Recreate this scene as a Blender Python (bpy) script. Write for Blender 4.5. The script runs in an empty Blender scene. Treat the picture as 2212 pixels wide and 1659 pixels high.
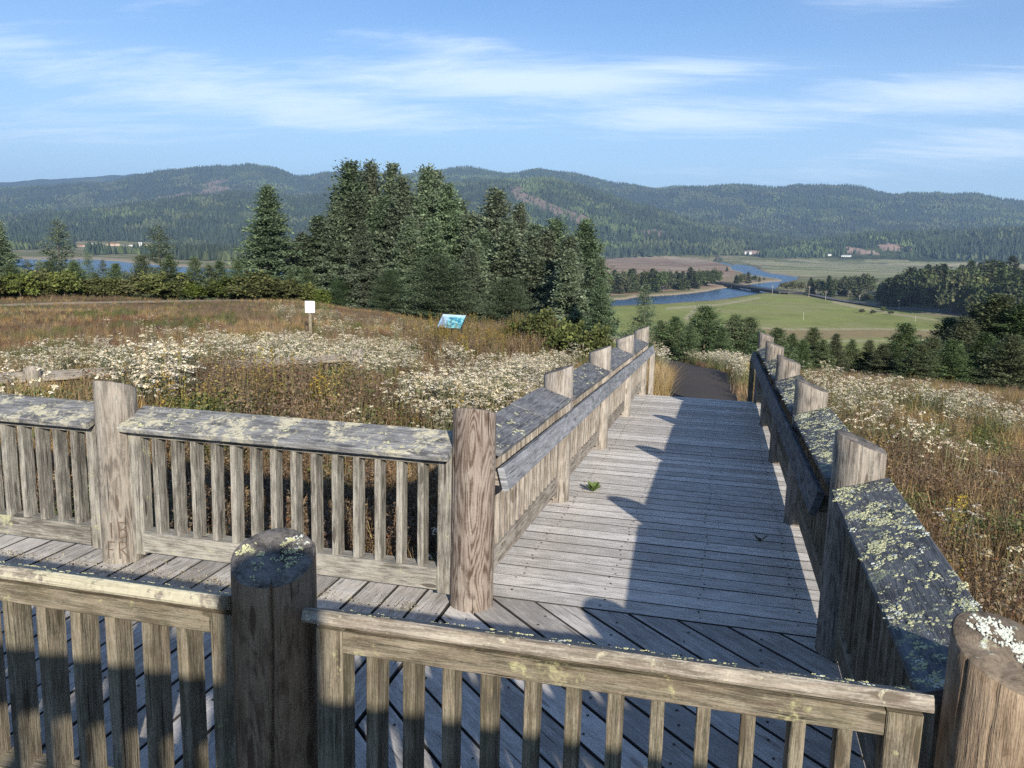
import bpy, bmesh, math, random
import numpy as np
from mathutils import Vector, Matrix
C = bpy.context.scene.collection
SC = bpy.context.scene
rng = np.random.default_rng(11)
random.seed(7)
R = math.radians

# ------------------------------------------------------------------ camera
CAM = np.array([1.3298, -4.5072, 2.1174])
YAW, PITCH, ROLL, FPX = 0.24282, -0.16848, 0.025474, 1817.55
cy_, sy_ = math.cos(YAW), math.sin(YAW)
FW = np.array([-sy_ * math.cos(PITCH), cy_ * math.cos(PITCH), math.sin(PITCH)])
RT0 = np.array([cy_, sy_, 0.0])
UP0 = np.cross(RT0, FW)
RT = math.cos(ROLL) * RT0 + math.sin(ROLL) * UP0
UP = -math.sin(ROLL) * RT0 + math.cos(ROLL) * UP0
cam = bpy.data.cameras.new('camera')
cam.sensor_width = 36.0
cam.lens = 36.0 * FPX / 2212.0
cam.clip_start = 0.05
cam.clip_end = 60000
co = bpy.data.objects.new('camera', cam)
C.objects.link(co)
co.matrix_world = Matrix(((RT[0], UP[0], -FW[0], CAM[0]), (RT[1], UP[1], -FW[1], CAM[1]),
                          (RT[2], UP[2], -FW[2], CAM[2]), (0, 0, 0, 1)))
SC.camera = co

# ------------------------------------------------------------------ sky and sun
SUN = Vector((1.5, -2.75, 1.32)).normalized()
SUN_EL = math.asin(SUN.z)
SUN_AZ = math.atan2(SUN.x, SUN.y)
SC.view_settings.view_transform = 'Standard'
SC.view_settings.look = 'None'
SC.view_settings.gamma = 1.0
SC.view_settings.exposure = 0.80
SC.cycles.max_bounces = 6
SC.cycles.diffuse_bounces = 3
SC.cycles.glossy_bounces = 3
SC.cycles.transparent_max_bounces = 6
SC.cycles.volume_bounces = 0
SC.cycles.use_denoising = False
SC.cycles.use_adaptive_sampling = False
SC.cycles.sample_clamp_indirect = 2.0
SC.cycles.sample_clamp_direct = 12.0


class NT:
    """tiny node-tree helper"""
    def __init__(self, tree):
        self.t = tree
        tree.nodes.clear()

    def n(self, typ, ins=None, **props):
        nd = self.t.nodes.new(typ)
        for k, v in props.items():
            setattr(nd, k, v)
        for k, v in (ins or {}).items():
            s = nd.inputs[k]
            if isinstance(v, bpy.types.NodeSocket):
                self.t.links.new(v, s)
            else:
                s.default_value = v
        return nd

    def m(self, op, a, b=0.0, c=None, clamp=False):
        ins = {0: a, 1: b}
        if c is not None:
            ins[2] = c
        nd = self.n('ShaderNodeMath', ins, operation=op)
        nd.use_clamp = clamp
        return nd.outputs[0]

    def mix(self, f, a, b, blend='MIX'):
        nd = self.n('ShaderNodeMix', {0: f, 6: a, 7: b}, data_type='RGBA', blend_type=blend)
        return nd.outputs[2]

    def noise(self, vec, scale, detail=3.0, rough=0.55, dist=0.0):
        return self.n('ShaderNodeTexNoise', {'Vector': vec, 'Scale': scale, 'Detail': detail,
                                             'Roughness': rough, 'Distortion': dist}).outputs[0]

    def ramp(self, f, stops):
        nd = self.n('ShaderNodeValToRGB', {0: f})
        el = nd.color_ramp.elements
        while len(el) < len(stops):
            el.new(0.5)
        for e, (p, c) in zip(el, stops):
            e.position = p
            e.color = (c[0], c[1], c[2], 1) if not isinstance(c, (int, float)) else (c, c, c, 1)
        return nd.outputs[0]

    def sm(self, v, lo, hi):
        return self.n('ShaderNodeMapRange', {0: v, 1: lo, 2: hi, 3: 0.0, 4: 1.0},
                      interpolation_type='SMOOTHSTEP').outputs[0]

    def mapv(self, vec, scale=(1, 1, 1), loc=(0, 0, 0)):
        return self.n('ShaderNodeMapping', {'Vector': vec, 'Scale': scale, 'Location': loc}).outputs[0]


def build_world():
    w = bpy.data.worlds.new('World')
    SC.world = w
    w.use_nodes = True
    t = NT(w.node_tree)
    sky = t.n('ShaderNodeTexSky', sky_type='NISHITA', sun_disc=False, sun_elevation=SUN_EL,
              sun_rotation=SUN_AZ, altitude=0.0, air_density=1.0, dust_density=0.6, ozone_density=2.6)
    d = t.n('ShaderNodeTexCoord').outputs['Generated']
    sp = t.n('ShaderNodeSeparateXYZ', {0: d})
    x, y, z = sp.outputs
    zz = t.m('MAXIMUM', z, 0.0)
    # thin high cloud on a flat layer, stretched along its drift
    k = t.m('DIVIDE', 1.5, t.m('ADD', zz, 0.16))
    px = t.m('MULTIPLY', x, k)
    py = t.m('MULTIPLY', y, k)
    p = t.n('ShaderNodeCombineXYZ', {0: px, 1: py, 2: 0.0}).outputs[0]
    ps = t.n('ShaderNodeMapping', {'Vector': p, 'Rotation': (0, 0, R(-22)), 'Scale': (0.45, 1.0, 1),
                                   'Location': (3.1, 1.7, 0)}).outputs[0]
    warp = t.n('ShaderNodeTexNoise', {'Vector': ps, 'Scale': 0.8, 'Detail': 3.0})
    pw = t.n('ShaderNodeVectorMath', {0: ps, 1: t.n('ShaderNodeVectorMath', {0: warp.outputs[1], 1: (1.0, 0.8, 0.0)},
                                                    operation='MULTIPLY').outputs[0]}, operation='ADD').outputs[0]
    n1 = t.noise(pw, 0.9, 7.0, 0.55)
    n2 = t.noise(t.mapv(pw, (1.0, 1.7, 1)), 3.4, 9.0, 0.66)
    # places where the sky carries its larger banks, by compass bearing and height
    az = t.m('ARCTAN2', x, y)
    tot = None
    for (a0, e0, ra, re, wt) in CLOUDS:
        da = t.m('DIVIDE', t.m('SUBTRACT', az, R(a0)), R(ra))
        de = t.m('DIVIDE', t.m('SUBTRACT', z, math.sin(R(e0))), R(re))
        rr = t.m('ADD', t.m('MULTIPLY', da, da), t.m('MULTIPLY', de, de))
        g = t.m('MULTIPLY', t.m('EXPONENT', t.m('MULTIPLY', rr, -1.0)), wt)
        tot = g if tot is None else t.m('ADD', tot, g)
    bank = t.m('ADD', tot, t.m('MULTIPLY', t.m('SUBTRACT', n1, 0.5), 1.1))
    fine = t.m('ADD', bank, t.m('MULTIPLY', t.m('SUBTRACT', n2, 0.5), 1.45))
    cov = t.sm(fine, 0.05, 1.15)
    veil = t.m('MULTIPLY', t.sm(t.m('ADD', bank, t.m('MULTIPLY', n2, 0.3)), -0.5, 1.1), 0.10)
    cov = t.m('MAXIMUM', t.m('MULTIPLY', cov, 0.60), veil)
    cov = t.m('MULTIPLY', cov, t.sm(z, 0.0, 0.05))
    hz = t.m('MULTIPLY', t.m('SUBTRACT', 1.0, t.sm(z, 0.0, 0.29)), 0.46)
    base = t.mix(1.0, sky.outputs[0], SKY_TINT, 'MULTIPLY')
    c1 = t.mix(hz, base, (6.0, 7.9, 9.9, 1))
    c2 = t.mix(cov, c1, (8.6, 9.4, 10.4, 1))
    bg = t.n('ShaderNodeBackground', {0: c2, 1: SKY_STRENGTH})
    t.n('ShaderNodeOutputWorld', {0: bg.outputs[0]})


SKY_STRENGTH = 0.086
SKY_TINT = (0.54, 0.76, 1.0, 1)
# bearing deg (0 = along the ramp, minus = left), height deg, widths, weight
CLOUDS = [(-14, 10.2, 10, 1.1, 1.05), (-3, 7.9, 9, 1.0, 0.95), (-18, 12.2, 6, 0.7, 0.6), (-2, 11.0, 6, .8, .4),
          (12, 9.0, 7, 1.1, 0.9), (16, 6.0, 9, 0.9, 0.8), (10, 14.5, 8, 1.2, 0.6), (18, 15.5, 6, 1.6, 0.5),
          (-38, 15.0, 7, 1.2, 0.6), (-40, 9.5, 12, 1.6, 0.65), (-27, 8.0, 9, 1.2, 0.7), (-42, 6.0, 10, 1.5, 0.45),
          (-22, 7.2, 10, 0.8, 0.4), (2, 4.6, 12, 0.6, 0.35)]
build_world()
sl = bpy.data.lights.new('sun', 'SUN')
sl.energy = 4.9
sl.angle = R(0.55)
sl.color = (1.0, 0.93, 0.815)
so = bpy.data.objects.new('sun', sl)
so.rotation_euler = SUN.to_track_quat('Z', 'Y').to_euler()
so.location = (20, -40, 40)
C.objects.link(so)


# ------------------------------------------------------------------ small maths
def smooth(a, b, x):
    t = np.clip((x - a) / (b - a), 0, 1)
    return t * t * (3 - 2 * t)


def _hash(ix, iy, seed):
    h = (ix.astype(np.int64) * 374761393 + iy.astype(np.int64) * 668265263 + seed * 1442695041) & 0x7fffffff
    h = ((h ^ (h >> 13)) * 1274126177) & 0x7fffffff
    return ((h ^ (h >> 16)) & 0xffff) / 65535.0


def vnoise(x, y, seed=0):
    x = np.asarray(x, float)
    y = np.asarray(y, float)
    ix, iy = np.floor(x), np.floor(y)
    fx, fy = x - ix, y - iy
    fx, fy = fx * fx * (3 - 2 * fx), fy * fy * (3 - 2 * fy)
    a, b = _hash(ix, iy, seed), _hash(ix + 1, iy, seed)
    c, d = _hash(ix, iy + 1, seed), _hash(ix + 1, iy + 1, seed)
    return (a * (1 - fx) + b * fx) * (1 - fy) + (c * (1 - fx) + d * fx) * fy


def fbm(x, y, seed=0, oct=4):
    s, a, tot = 0, 1, 0
    for i in range(oct):
        s = s + a * vnoise(x * 2 ** i, y * 2 ** i, seed + i * 17)
        tot += a
        a *= 0.5
    return s / tot


def project(P):
    """world -> where it stands in the photograph's own frame (2212 wide)"""
    d = np.asarray(P, float) - CAM
    k = d @ FW
    k = np.where(np.abs(k) < 1e-6, 1e-6, k)
    return 1106 + FPX * (d @ RT) / k, 829.5 - FPX * (d @ UP) / k, k


def ray(px, py):
    d = FW + RT * (px - 1106) / FPX - UP * (py - 829.5) / FPX
    return d / np.linalg.norm(d)


def inside(poly, x, y):
    x = np.asarray(x)
    y = np.asarray(y)
    r = np.zeros(x.shape, bool)
    n = len(poly)
    for i in range(n):
        x1, y1 = poly[i]
        x2, y2 = poly[(i + 1) % n]
        if y1 == y2:
            continue
        c = ((y1 > y) != (y2 > y)) & (x < (x2 - x1) * (y - y1) / (y2 - y1) + x1)
        r ^= c
    return r


def az_of_px(px):
    return math.degrees(math.atan((px - 1106) / FPX)) - math.degrees(YAW)


def horizon_y(px):
    return 515.4 + 0.02546 * (px - 917.3)


# ------------------------------------------------------------------ terrain height
AZ_T = [-180, -90, -50, -45, -28.3, -21.3, -16.6, -10.9, -1.7, 4.2, 12.3, 17.4, 40, 90, 180]
R_T = [60, 50, 46, 46, 44, 38, 31, 25, 20, 20, 22, 23, 25, 30, 60]
Z_T = [0.3, -1.0, -1.3, -1.27, -1.16, -1.5, -1.3, -1.1, -0.95, -1.1, -1.35, -1.5, -1.9, -1.2, 0.3]
WATER_Z = -40.0
RIVER = [(1350, 646), (1373, 641), (1406, 639), (1460, 636), (1500, 632), (1535, 627), (1555, 623), (1580, 619), (1625, 613),
         (1650, 610), (1685, 607), (1691, 605), (1678, 602), (1655, 599), (1640, 596), (1612, 593), (1598, 586), (1582, 583),
         (1578, 574), (1590, 571), (1610, 572), (1632, 577), (1645, 585), (1662, 590), (1690, 593), (1722, 598), (1724, 602),
         (1696, 610), (1683, 615), (1676, 623), (1655, 631), (1635, 635), (1590, 641), (1546, 648), (1480, 652), (1436, 656),
         (1349, 659), (1318, 660), (1200, 664), (1080, 668), (1080, 646), (1250, 648)]
RIVER_FAR = [(1579, 575), (1546, 566), (1512, 562), (1510, 559.5), (1516, 559.5), (1548, 562.5), (1581, 571)]
BAY = [(-400, 552), (-100, 556), (92, 560), (204, 560), (258, 564), (280, 567), (380, 575), (440, 577), (520, 580), (640, 588),
       (720, 600), (760, 606), (760, 640), (640, 655), (300, 665), (-400, 665)]
KNOLL = (17.0, 730.0, 110.0, 15.0)

LAYERS = [  # start, crest distance, skyline [(px, py)], noise amount, seed
    (2300, 3700, [(-400, 470), (0, 468), (200, 452), (400, 428), (560, 418), (640, 428), (800, 405), (940, 395), (1100, 388),
                  (1180, 385), (1240, 402), (1330, 436), (1500, 478), (1700, 512), (1830, 545), (2700, 560)], 0.30, 3),
    (3600, 6000, [(-400, 395), (0, 408), (120, 402), (240, 396), (330, 378), (345, 371), (450, 363), (540, 361), (590, 366),
                  (640, 382), (680, 379), (730, 373), (800, 378), (870, 381), (940, 372), (1010, 367), (1080, 375),
                  (1150, 370), (1220, 376), (1290, 390), (1340, 398), (1400, 405), (1440, 403), (1500, 404), (1560, 400), (1650, 406),
                  (1700, 400), (1830, 405), (1900, 420), (1960, 417), (2080, 420), (2140, 430), (2212, 440), (2700, 450)], 0.34, 5),
    (6000, 9200, [(-400, 380), (0, 393), (60, 387), (200, 382), (330, 373), (400, 376), (500, 392), (700, 420), (2700, 480)], 0.2, 9),
    (2500, 3100, [(1250, 575), (1420, 555), (1560, 538), (1700, 522), (1850, 505), (2000, 500), (2212, 488), (2700, 480)], 0.25, 13),
]


def height(x, y):
    x = np.asarray(x, float)
    y = np.asarray(y, float)
    dx, dy = x - CAM[0], y - CAM[1]
    d = np.hypot(dx, dy)
    az = np.degrees(np.arctan2(dx, dy))
    rr = np.interp(az, AZ_T, R_T)
    ze = np.interp(az, AZ_T, Z_T)
    z0 = -0.52
    near = z0 + (ze - z0) * smooth(0, 1, (d - 6) / np.maximum(rr - 6, 1)) * 0.5 + (ze - z0) * np.clip((d - 6) / (rr - 6), 0, 1) * 0.5
    near = near + (vnoise(x * 0.35, y * 0.35, 1) - 0.5) * 0.22 * smooth(8, 20, d) + (vnoise(x * 0.1, y * 0.1, 2) - .5) * .3 * smooth(14, 30, d) * smooth(55, 38, d)
    near = near + 0.9 * smooth(-3.3, -4.6, y) * (d < 30) * smooth(30, 8, d)     # the bank the viewer stands on
    e = np.maximum(d - rr, 0)
    drop = 0.30 * (np.sqrt(e * e + 64) - 8)
    back = (np.abs(az) > 75) * 1.0
    hill = near - drop * (1 - 0.75 * smooth(70, 110, np.abs(az)))
    hill = hill + (fbm(x * 0.03, y * 0.03, 21) - .5) * 4 * smooth(0, 40, e)
    val = -38.6 + (fbm(x * 0.012, y * 0.012, 31) - 0.5) * 0.9 + 7 * smooth(2000, 3400, d)
    a0, d0, sg, kh = KNOLL
    kx, ky = CAM[0] + d0 * math.sin(R(a0)), CAM[1] + d0 * math.cos(R(a0))
    val = val + kh * smooth(9, 14, az) * np.exp(-(((x - kx) / sg) ** 2 + ((y - ky) / (sg * 1.1)) ** 2))
    z = np.maximum(hill, val)
    far = d > 1500
    if np.any(far):
        px = 1106 + FPX * np.tan(np.clip(np.radians(az) + YAW, -1.2, 1.2))
        off = np.cos(np.clip(np.radians(az) + YAW, -1.2, 1.2))
        for (ds, dc, sk, amp, seed) in LAYERS:
            sx = [q[0] for q in sk]
            syy = [q[1] for q in sk]
            py = np.interp(px, sx, syy)
            py = py + (fbm(px * 0.02, px * 0 + seed, seed, 3) - .5) * 7 + 6
            zc = CAM[2] + (horizon_y(px) - py) / FPX * dc * off
            s = np.clip((d - ds) / (dc - ds), 0, 1)
            s2 = smooth(0, 1, (d - dc) / 2500)
            prof = (0.55 * s + 0.45 * s * s * (3 - 2 * s)) * (1 - s2 * 0.8)
            nz = fbm(x / 900, y / 900, seed, 4) - 0.42
            ridge = 1 - np.abs(2 * fbm(x / 520, y / 520, seed + 40, 3) - 1) * 2
            w = 4 * s * (1 - s)
            lay = -40 + (zc + 40) * np.clip(prof + amp * w * (0.8 * nz + 0.22 * ridge - .1), 0, 1.0)
            z = np.where(far & (zc > -36), np.maximum(z, lay), z)
    return z


def height1(x, y):
    return float(height(np.array([x]), np.array([y]))[0])


def ground_at(px, dist):
    """point on the terrain on the bearing of px, dist metres out"""
    a = R(az_of_px(px))
    x, y = CAM[0] + dist * math.sin(a), CAM[1] + dist * math.cos(a)
    return x, y, height1(x, y)


# ------------------------------------------------------------------ object helpers
def tag(o, label=None, cat=None, group=None, kind=None):
    for k, v in (('label', label), ('category', cat), ('group', group), ('kind', kind)):
        if v:
            o[k] = v
    return o


def empty(name, loc, label, cat, group=None, rz=0):
    o = bpy.data.objects.new(name, None)
    o.empty_display_size = 0.2
    C.objects.link(o)
    o.location = loc
    o.rotation_euler = (0, 0, rz)
    return tag(o, label, cat, group)


def copy_tree(o, parent=None):
    c = o.copy()
    C.objects.link(c)
    if parent:
        c.parent = parent
    for ch in list(o.children):
        copy_tree(ch, c)
    return c


class MB:
    """collects polygons with uv and material index, builds ONE mesh"""
    def __init__(self):
        self.v, self.f, self.uv, self.mi, self.col = [], [], [], [], []
        self.usecol = False

    def poly(self, pts, uvs=None, mi=0):
        b = len(self.v)
        self.v.extend([tuple(p) for p in pts])
        self.f.append(tuple(range(b, b + len(pts))))
        self.uv.extend(uvs if uvs is not None else [(0, 0)] * len(pts))
        self.mi.append(mi)

    def prism(self, ring, p0, axis, length, seg=1, mi=0, jit=0.0, uvo=None, taper=None):
        """ring: list of 3d offsets (closed), swept from p0 along axis"""
        ax = np.array(axis, float)
        uvo = uvo if uvo is not None else (random.random() * 60, random.random() * 60)
        n = len(ring)
        rg = [np.array(r, float) for r in ring]
        per = [0.0]
        for i in range(n):
            per.append(per[-1] + float(np.linalg.norm(rg[(i + 1) % n] - rg[i])))
        base = len(self.v)
        cen = sum(rg) / n
        for s in range(seg + 1):
            t = s / seg
            for i, r in enumerate(rg):
                j = 1 + (random.random() - .5) * jit
                k = 1 if taper is None else taper[0] * (1 - t) + taper[1] * t
                p = np.array(p0) + ax * (length * t) + cen + (r - cen) * j * k
                self.v.append(tuple(p))
        for s in range(seg):
            for i in range(n):
                a = base + s * n + i
                b_ = base + s * n + (i + 1) % n
                self.f.append((a, b_, b_ + n, a + n))
                u0, u1 = uvo[0] + length * s / seg, uvo[0] + length * (s + 1) / seg
                self.uv.extend([(u0, uvo[1] + per[i]), (u0, uvo[1] + per[i + 1]), (u1, uvo[1] + per[i + 1]), (u1, uvo[1] + per[i])])
                self.mi.append(mi)
        lo = [base + i for i in range(n)][::-1]
        hi = [base + seg * n + i for i in range(n)]
        for q in (lo, hi):
            self.f.append(tuple(q))
            for vi in q:
                r = rg[(vi - base) % n]
                self.uv.append((uvo[0] + float(r[0] + r[2]) * .3, uvo[1] + float(r[1] + r[2])))
            self.mi.append(mi)

    def board(self, p0, p1, up, w, t, ch=0.004, seg=1, mi=0, jit=0.0):
        """plank from p0 to p1 (centre line), thickness t along up, width w across"""
        p0, p1 = np.array(p0, float), np.array(p1, float)
        ax = p1 - p0
        L = float(np.linalg.norm(ax))
        ax = ax / L
        up = np.array(up, float)
        up = up - ax * (up @ ax)
        up = up / np.linalg.norm(up)
        sd = np.cross(ax, up)
        hw, ht = w / 2, t / 2
        c = min(ch, hw * .5, ht * .5)
        ring2 = [(-hw + c, -ht), (hw - c, -ht), (hw, -ht + c), (hw, ht - c), (hw - c, ht), (-hw + c, ht), (-hw, ht - c), (-hw, -ht + c)]
        ring = [sd * a + up * b for a, b in ring2]
        self.prism(ring, p0, ax, L, seg, mi, jit)

    def build(self, name, mats, parent=None, loc=None, smooth_=False):
        me = bpy.data.meshes.new(name)
        me.from_pydata(self.v, [], self.f)
        uvl = me.uv_layers.new(name='UVMap')
        uvl.data.foreach_set('uv', np.array(self.uv, np.float32).ravel())
        mats = mats if isinstance(mats, (list, tuple)) else [mats]
        for m in mats:
            me.materials.append(m)
        me.polygons.foreach_set('material_index', np.array(self.mi, np.int32))
        if smooth_:
            me.polygons.foreach_set('use_smooth', np.ones(len(me.polygons), bool))
        me.update()
        o = bpy.data.objects.new(name, me)
        C.objects.link(o)
        if parent:
            o.parent = parent
        if loc is not None:
            o.location = loc
        return o


def fast_mesh(name, verts, quads, mats, col=None, smooth_=False, mi=None):
    """numpy mesh: verts (n,3), quads (m,k); col (n,3) point colour"""
    me = bpy.data.meshes.new(name)
    k = quads.shape[1]
    me.vertices.add(len(verts))
    me.vertices.foreach_set('co', np.ascontiguousarray(verts, np.float32).ravel())
    me.loops.add(quads.size)
    me.loops.foreach_set('vertex_index', np.ascontiguousarray(quads, np.int32).ravel())
    me.polygons.add(len(quads))
    me.polygons.foreach_set('loop_start', np.arange(0, quads.size, k, dtype=np.int32))
    me.polygons.foreach_set('loop_total', np.full(len(quads), k, np.int32))
    for m in (mats if isinstance(mats, (list, tuple)) else [mats]):
        me.materials.append(m)
    if mi is not None:
        me.polygons.foreach_set('material_index', np.ascontiguousarray(mi, np.int32))
    me.update(calc_edges=True)
    if smooth_:
        me.polygons.foreach_set('use_smooth', np.ones(len(quads), bool))
    if col is not None:
        a = me.color_attributes.new('Col', 'FLOAT_COLOR', 'POINT')
        c4 = np.ones((len(verts), 4), np.float32)
        c4[:, :3] = col
        a.data.foreach_set('color', c4.ravel())
    return me


def new_obj(name, me, parent=None, loc=None):
    o = bpy.data.objects.new(name, me)
    C.objects.link(o)
    if parent:
        o.parent = parent
    if loc is not None:
        o.location = loc
    return o


# ------------------------------------------------------------------ materials
def principled(t, col, rough=0.8, spec=0.25, normal=None, **kw):
    ins = {'Base Color': col, 'Roughness': rough, 'Specular IOR Level': spec}
    if normal is not None:
        ins['Normal'] = normal
    ins.update(kw)
    b = t.n('ShaderNodeBsdfPrincipled', ins)
    t.n('ShaderNodeOutputMaterial', {0: b.outputs[0]})
    return b


def mat(name):
    m = bpy.data.materials.new(name)
    m.use_nodes = True
    return m, NT(m.node_tree)


def wood(name, dark, light, brown=0.0, lichen=0.0, lcol=(0.50, 0.49, 0.30), grain=1.0, streak=1.0, bands=0.4, lup=0.35,
         tone=0.25, moss=0.0, midw=0.6, lscale=9.0, browncol=(0.115, 0.066, 0.042)):
    """weathered timber; uv in metres, u along the grain"""
    m, t = mat(name)
    tc = t.n('ShaderNodeTexCoord')
    oi = t.n('ShaderNodeObjectInfo').outputs['Random']
    isl = t.n('ShaderNodeNewGeometry').outputs['Random Per Island']
    rnd = t.m('FRACT', t.m('ADD', t.m('MULTIPLY', oi, 7.31), t.m('MULTIPLY', isl, 3.77)))
    off = t.n('ShaderNodeCombineXYZ', {0: t.m('MULTIPLY', rnd, 37.0), 1: t.m('MULTIPLY', rnd, 53.0), 2: 0.0}).outputs[0]
    uv = t.n('ShaderNodeVectorMath', {0: tc.outputs['UV'], 1: off}, operation='ADD').outputs[0]
    vo = t.n('ShaderNodeTexVoronoi', {'Vector': t.mapv(uv, (2.0, 8.5, 1)), 'Scale': 1.0}, voronoi_dimensions='2D')
    kg = t.sm(t.n('ShaderNodeSeparateColor', {0: vo.outputs['Color']}).outputs[0], 0.62, 0.66)
    kd = vo.outputs['Distance']
    knot = t.m('MULTIPLY', t.m('SUBTRACT', 1.0, t.sm(kd, 0.06, 0.13)), kg)
    swirl = t.m('MULTIPLY', t.m('EXPONENT', t.m('MULTIPLY', kd, -5.0)), kg)
    big = t.noise(t.mapv(uv, (0.9, 5.0, 1)), 1.0, 2.0)
    dist = t.noise(t.mapv(uv, (3.0, 14.0, 1)), 1.0, 3.0)
    ring = t.m('MULTIPLY_ADD', big, 26.0 * grain, t.m('MULTIPLY', dist, 3.0))
    ring = t.m('ADD', ring, t.m('MULTIPLY', swirl, 7.0))
    ring = t.m('MULTIPLY_ADD', t.m('SINE', t.m('MULTIPLY', ring, 2.4)), 0.5, 0.5)
    fine = t.sm(t.noise(t.mapv(uv, (16.0, 260.0, 1)), 1.0, 3.0, 0.6), 0.3, 0.7)
    mid = t.sm(t.noise(t.mapv(uv, (5.0, 75.0, 1)), 1.0, 4.0, 0.65), 0.3, 0.7)
    longs = t.sm(t.noise(t.mapv(uv, (1.3, 30.0, 1), (2, 7, 0)), 1.0, 4.0, 0.6), 0.3, 0.7)
    pit = t.noise(t.mapv(uv, (90.0, 190.0, 1)), 1.0, 3.0, 0.6)
    crack = t.m('SUBTRACT', 1.0, t.sm(t.noise(t.mapv(uv, (1.6, 52.0, 1), (5, 9, 0)), 1.0, 3.0, 0.55), 0.30, 0.36))
    blot = t.noise(tc.outputs['Object'], 2.3, 4.0, 0.6)
    wear = t.noise(t.mapv(uv, (5.5, 15.0, 1), (8, 2, 0)), 1.0, 6.0, 0.68)
    v = t.m('ADD', t.m('MULTIPLY', fine, 0.28 * streak), t.m('MULTIPLY', mid, midw * .75))
    v = t.m('ADD', v, t.m('MULTIPLY', longs, midw * .45))
    v = t.m('ADD', v, t.m('MULTIPLY', ring, bands * 0.5))
    v = t.m('ADD', v, t.m('MULTIPLY', t.m('SUBTRACT', wear, 0.5), 1.5))
    v = t.m('ADD', v, t.m('MULTIPLY', t.m('SUBTRACT', pit, 0.5), 0.7))
    v = t.m('ADD', v, t.m('MULTIPLY', t.m('SUBTRACT', blot, 0.5), 0.7))
    v = t.m('ADD', v, t.m('MULTIPLY', t.m('SUBTRACT', rnd, 0.5), tone))
    v = t.m('SUBTRACT', v, t.m('MULTIPLY', knot, 0.7))
    v = t.sm(v, 0.05, 1.15)
    col = t.mix(v, (*dark, 1), (*light, 1))
    if brown > 0:
        bm_ = t.m('MULTIPLY', t.sm(t.m('ADD', t.m('MULTIPLY', ring, 0.45), t.noise(t.mapv(uv, (1.2, 9.0, 1), (3, 1, 0)), 1.0, 4.0)), 0.45, 0.95), brown)
        col = t.mix(bm_, col, (*browncol, 1))
    col = t.mix(t.m('MULTIPLY', crack, 0.8), col, (0.02, 0.018, 0.016, 1))
    rough = 0.85
    nz = t.n('ShaderNodeSeparateXYZ', {0: t.n('ShaderNodeNewGeometry').outputs['Normal']}).outputs[2]
    if moss > 0:
        mm = t.m('MULTIPLY', t.sm(t.noise(tc.outputs['Object'], 5.0, 5.0, 0.65), 0.42, 0.7), moss)
        col = t.mix(mm, col, (0.085, 0.085, 0.03, 1))
    if lichen > 0:
        upm = t.m('ADD', t.m('MULTIPLY', t.sm(nz, 0.2, 0.8), 1 - lup), lup)
        l1 = t.noise(tc.outputs['Object'], lscale, 6.0, 0.68, 0.6)
        l2 = t.noise(tc.outputs['Object'], 3.1, 3.0, 0.6)
        l3 = t.noise(tc.outputs['Object'], lscale * 5, 3.0, 0.6)
        lm = t.m('ADD', t.m('MULTIPLY', l1, 0.75), t.m('ADD', t.m('MULTIPLY', l2, 0.5), t.m('MULTIPLY', l3, 0.25)))
        th = 1.02 - 0.42 * lichen
        lm = t.m('MULTIPLY', t.sm(lm, th - 0.06, th + 0.05), upm)
        lc = t.mix(l3, (lcol[0] * .62, lcol[1] * .62, lcol[2] * .6, 1), (*lcol, 1))
        col = t.mix(t.m('MULTIPLY', lm, 0.9), col, lc)
    h = t.m('ADD', t.m('MULTIPLY', fine, 0.35), t.m('ADD', t.m('MULTIPLY', mid, 0.5), t.m('MULTIPLY', crack, -0.9)))
    if lichen > 0:
        h = t.m('ADD', h, t.m('MULTIPLY', lm, 0.6))
    bump = t.n('ShaderNodeBump', {'Height': h, 'Strength': 0.6, 'Distance': 0.006}).outputs[0]
    principled(t, col, rough, 0.2, bump)
    return m


def end_grain(name, dark, light, lichen, lcol=(0.50, 0.51, 0.26)):
    m, t = mat(name)
    tc = t.n('ShaderNodeTexCoord')
    uv = tc.outputs['UV']
    ln = t.n('ShaderNodeVectorMath', {0: uv}, operation='LENGTH').outputs['Value']
    wob = t.noise(uv, 9.0, 2.0)
    rg = t.m('MULTIPLY_ADD', t.m('SINE', t.m('MULTIPLY', t.m('ADD', ln, t.m('MULTIPLY', wob, 0.02)), 900.0)), 0.5, 0.5)
    bl = t.noise(tc.outputs['Object'], 14.0, 5.0, 0.65)
    v = t.sm(t.m('ADD', t.m('MULTIPLY', rg, 0.10), t.m('MULTIPLY_ADD', t.noise(tc.outputs['Object'], 90.0, 3.0), .5, t.m('MULTIPLY', bl, 1.0))), 0.5, 1.05)
    col = t.mix(v, (*dark, 1), (*light, 1))
    l1 = t.noise(tc.outputs['Object'], 20.0, 5.0, 0.65, 0.5)
    l2 = t.noise(tc.outputs['Object'], 7.0, 2.0, 0.6)
    lm = t.sm(t.m('ADD', t.m('MULTIPLY', l1, .6), t.m('MULTIPLY', l2, .6)), 0.80 - .25 * lichen, 0.9 - .25 * lichen)
    l3 = t.noise(tc.outputs['Object'], 60.0, 3.0)
    lc = t.mix(t.sm(l3, .35, .65), (*lcol, 1), (0.50, 0.53, 0.47, 1))
    col = t.mix(lm, col, lc)
    bump = t.n('ShaderNodeBump', {'Height': t.m('ADD', bl, t.m('MULTIPLY', lm, .7)), 'Strength': 0.7, 'Distance': 0.008}).outputs[0]
    principled(t, col, 0.9, 0.15, bump)
    return m


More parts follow.
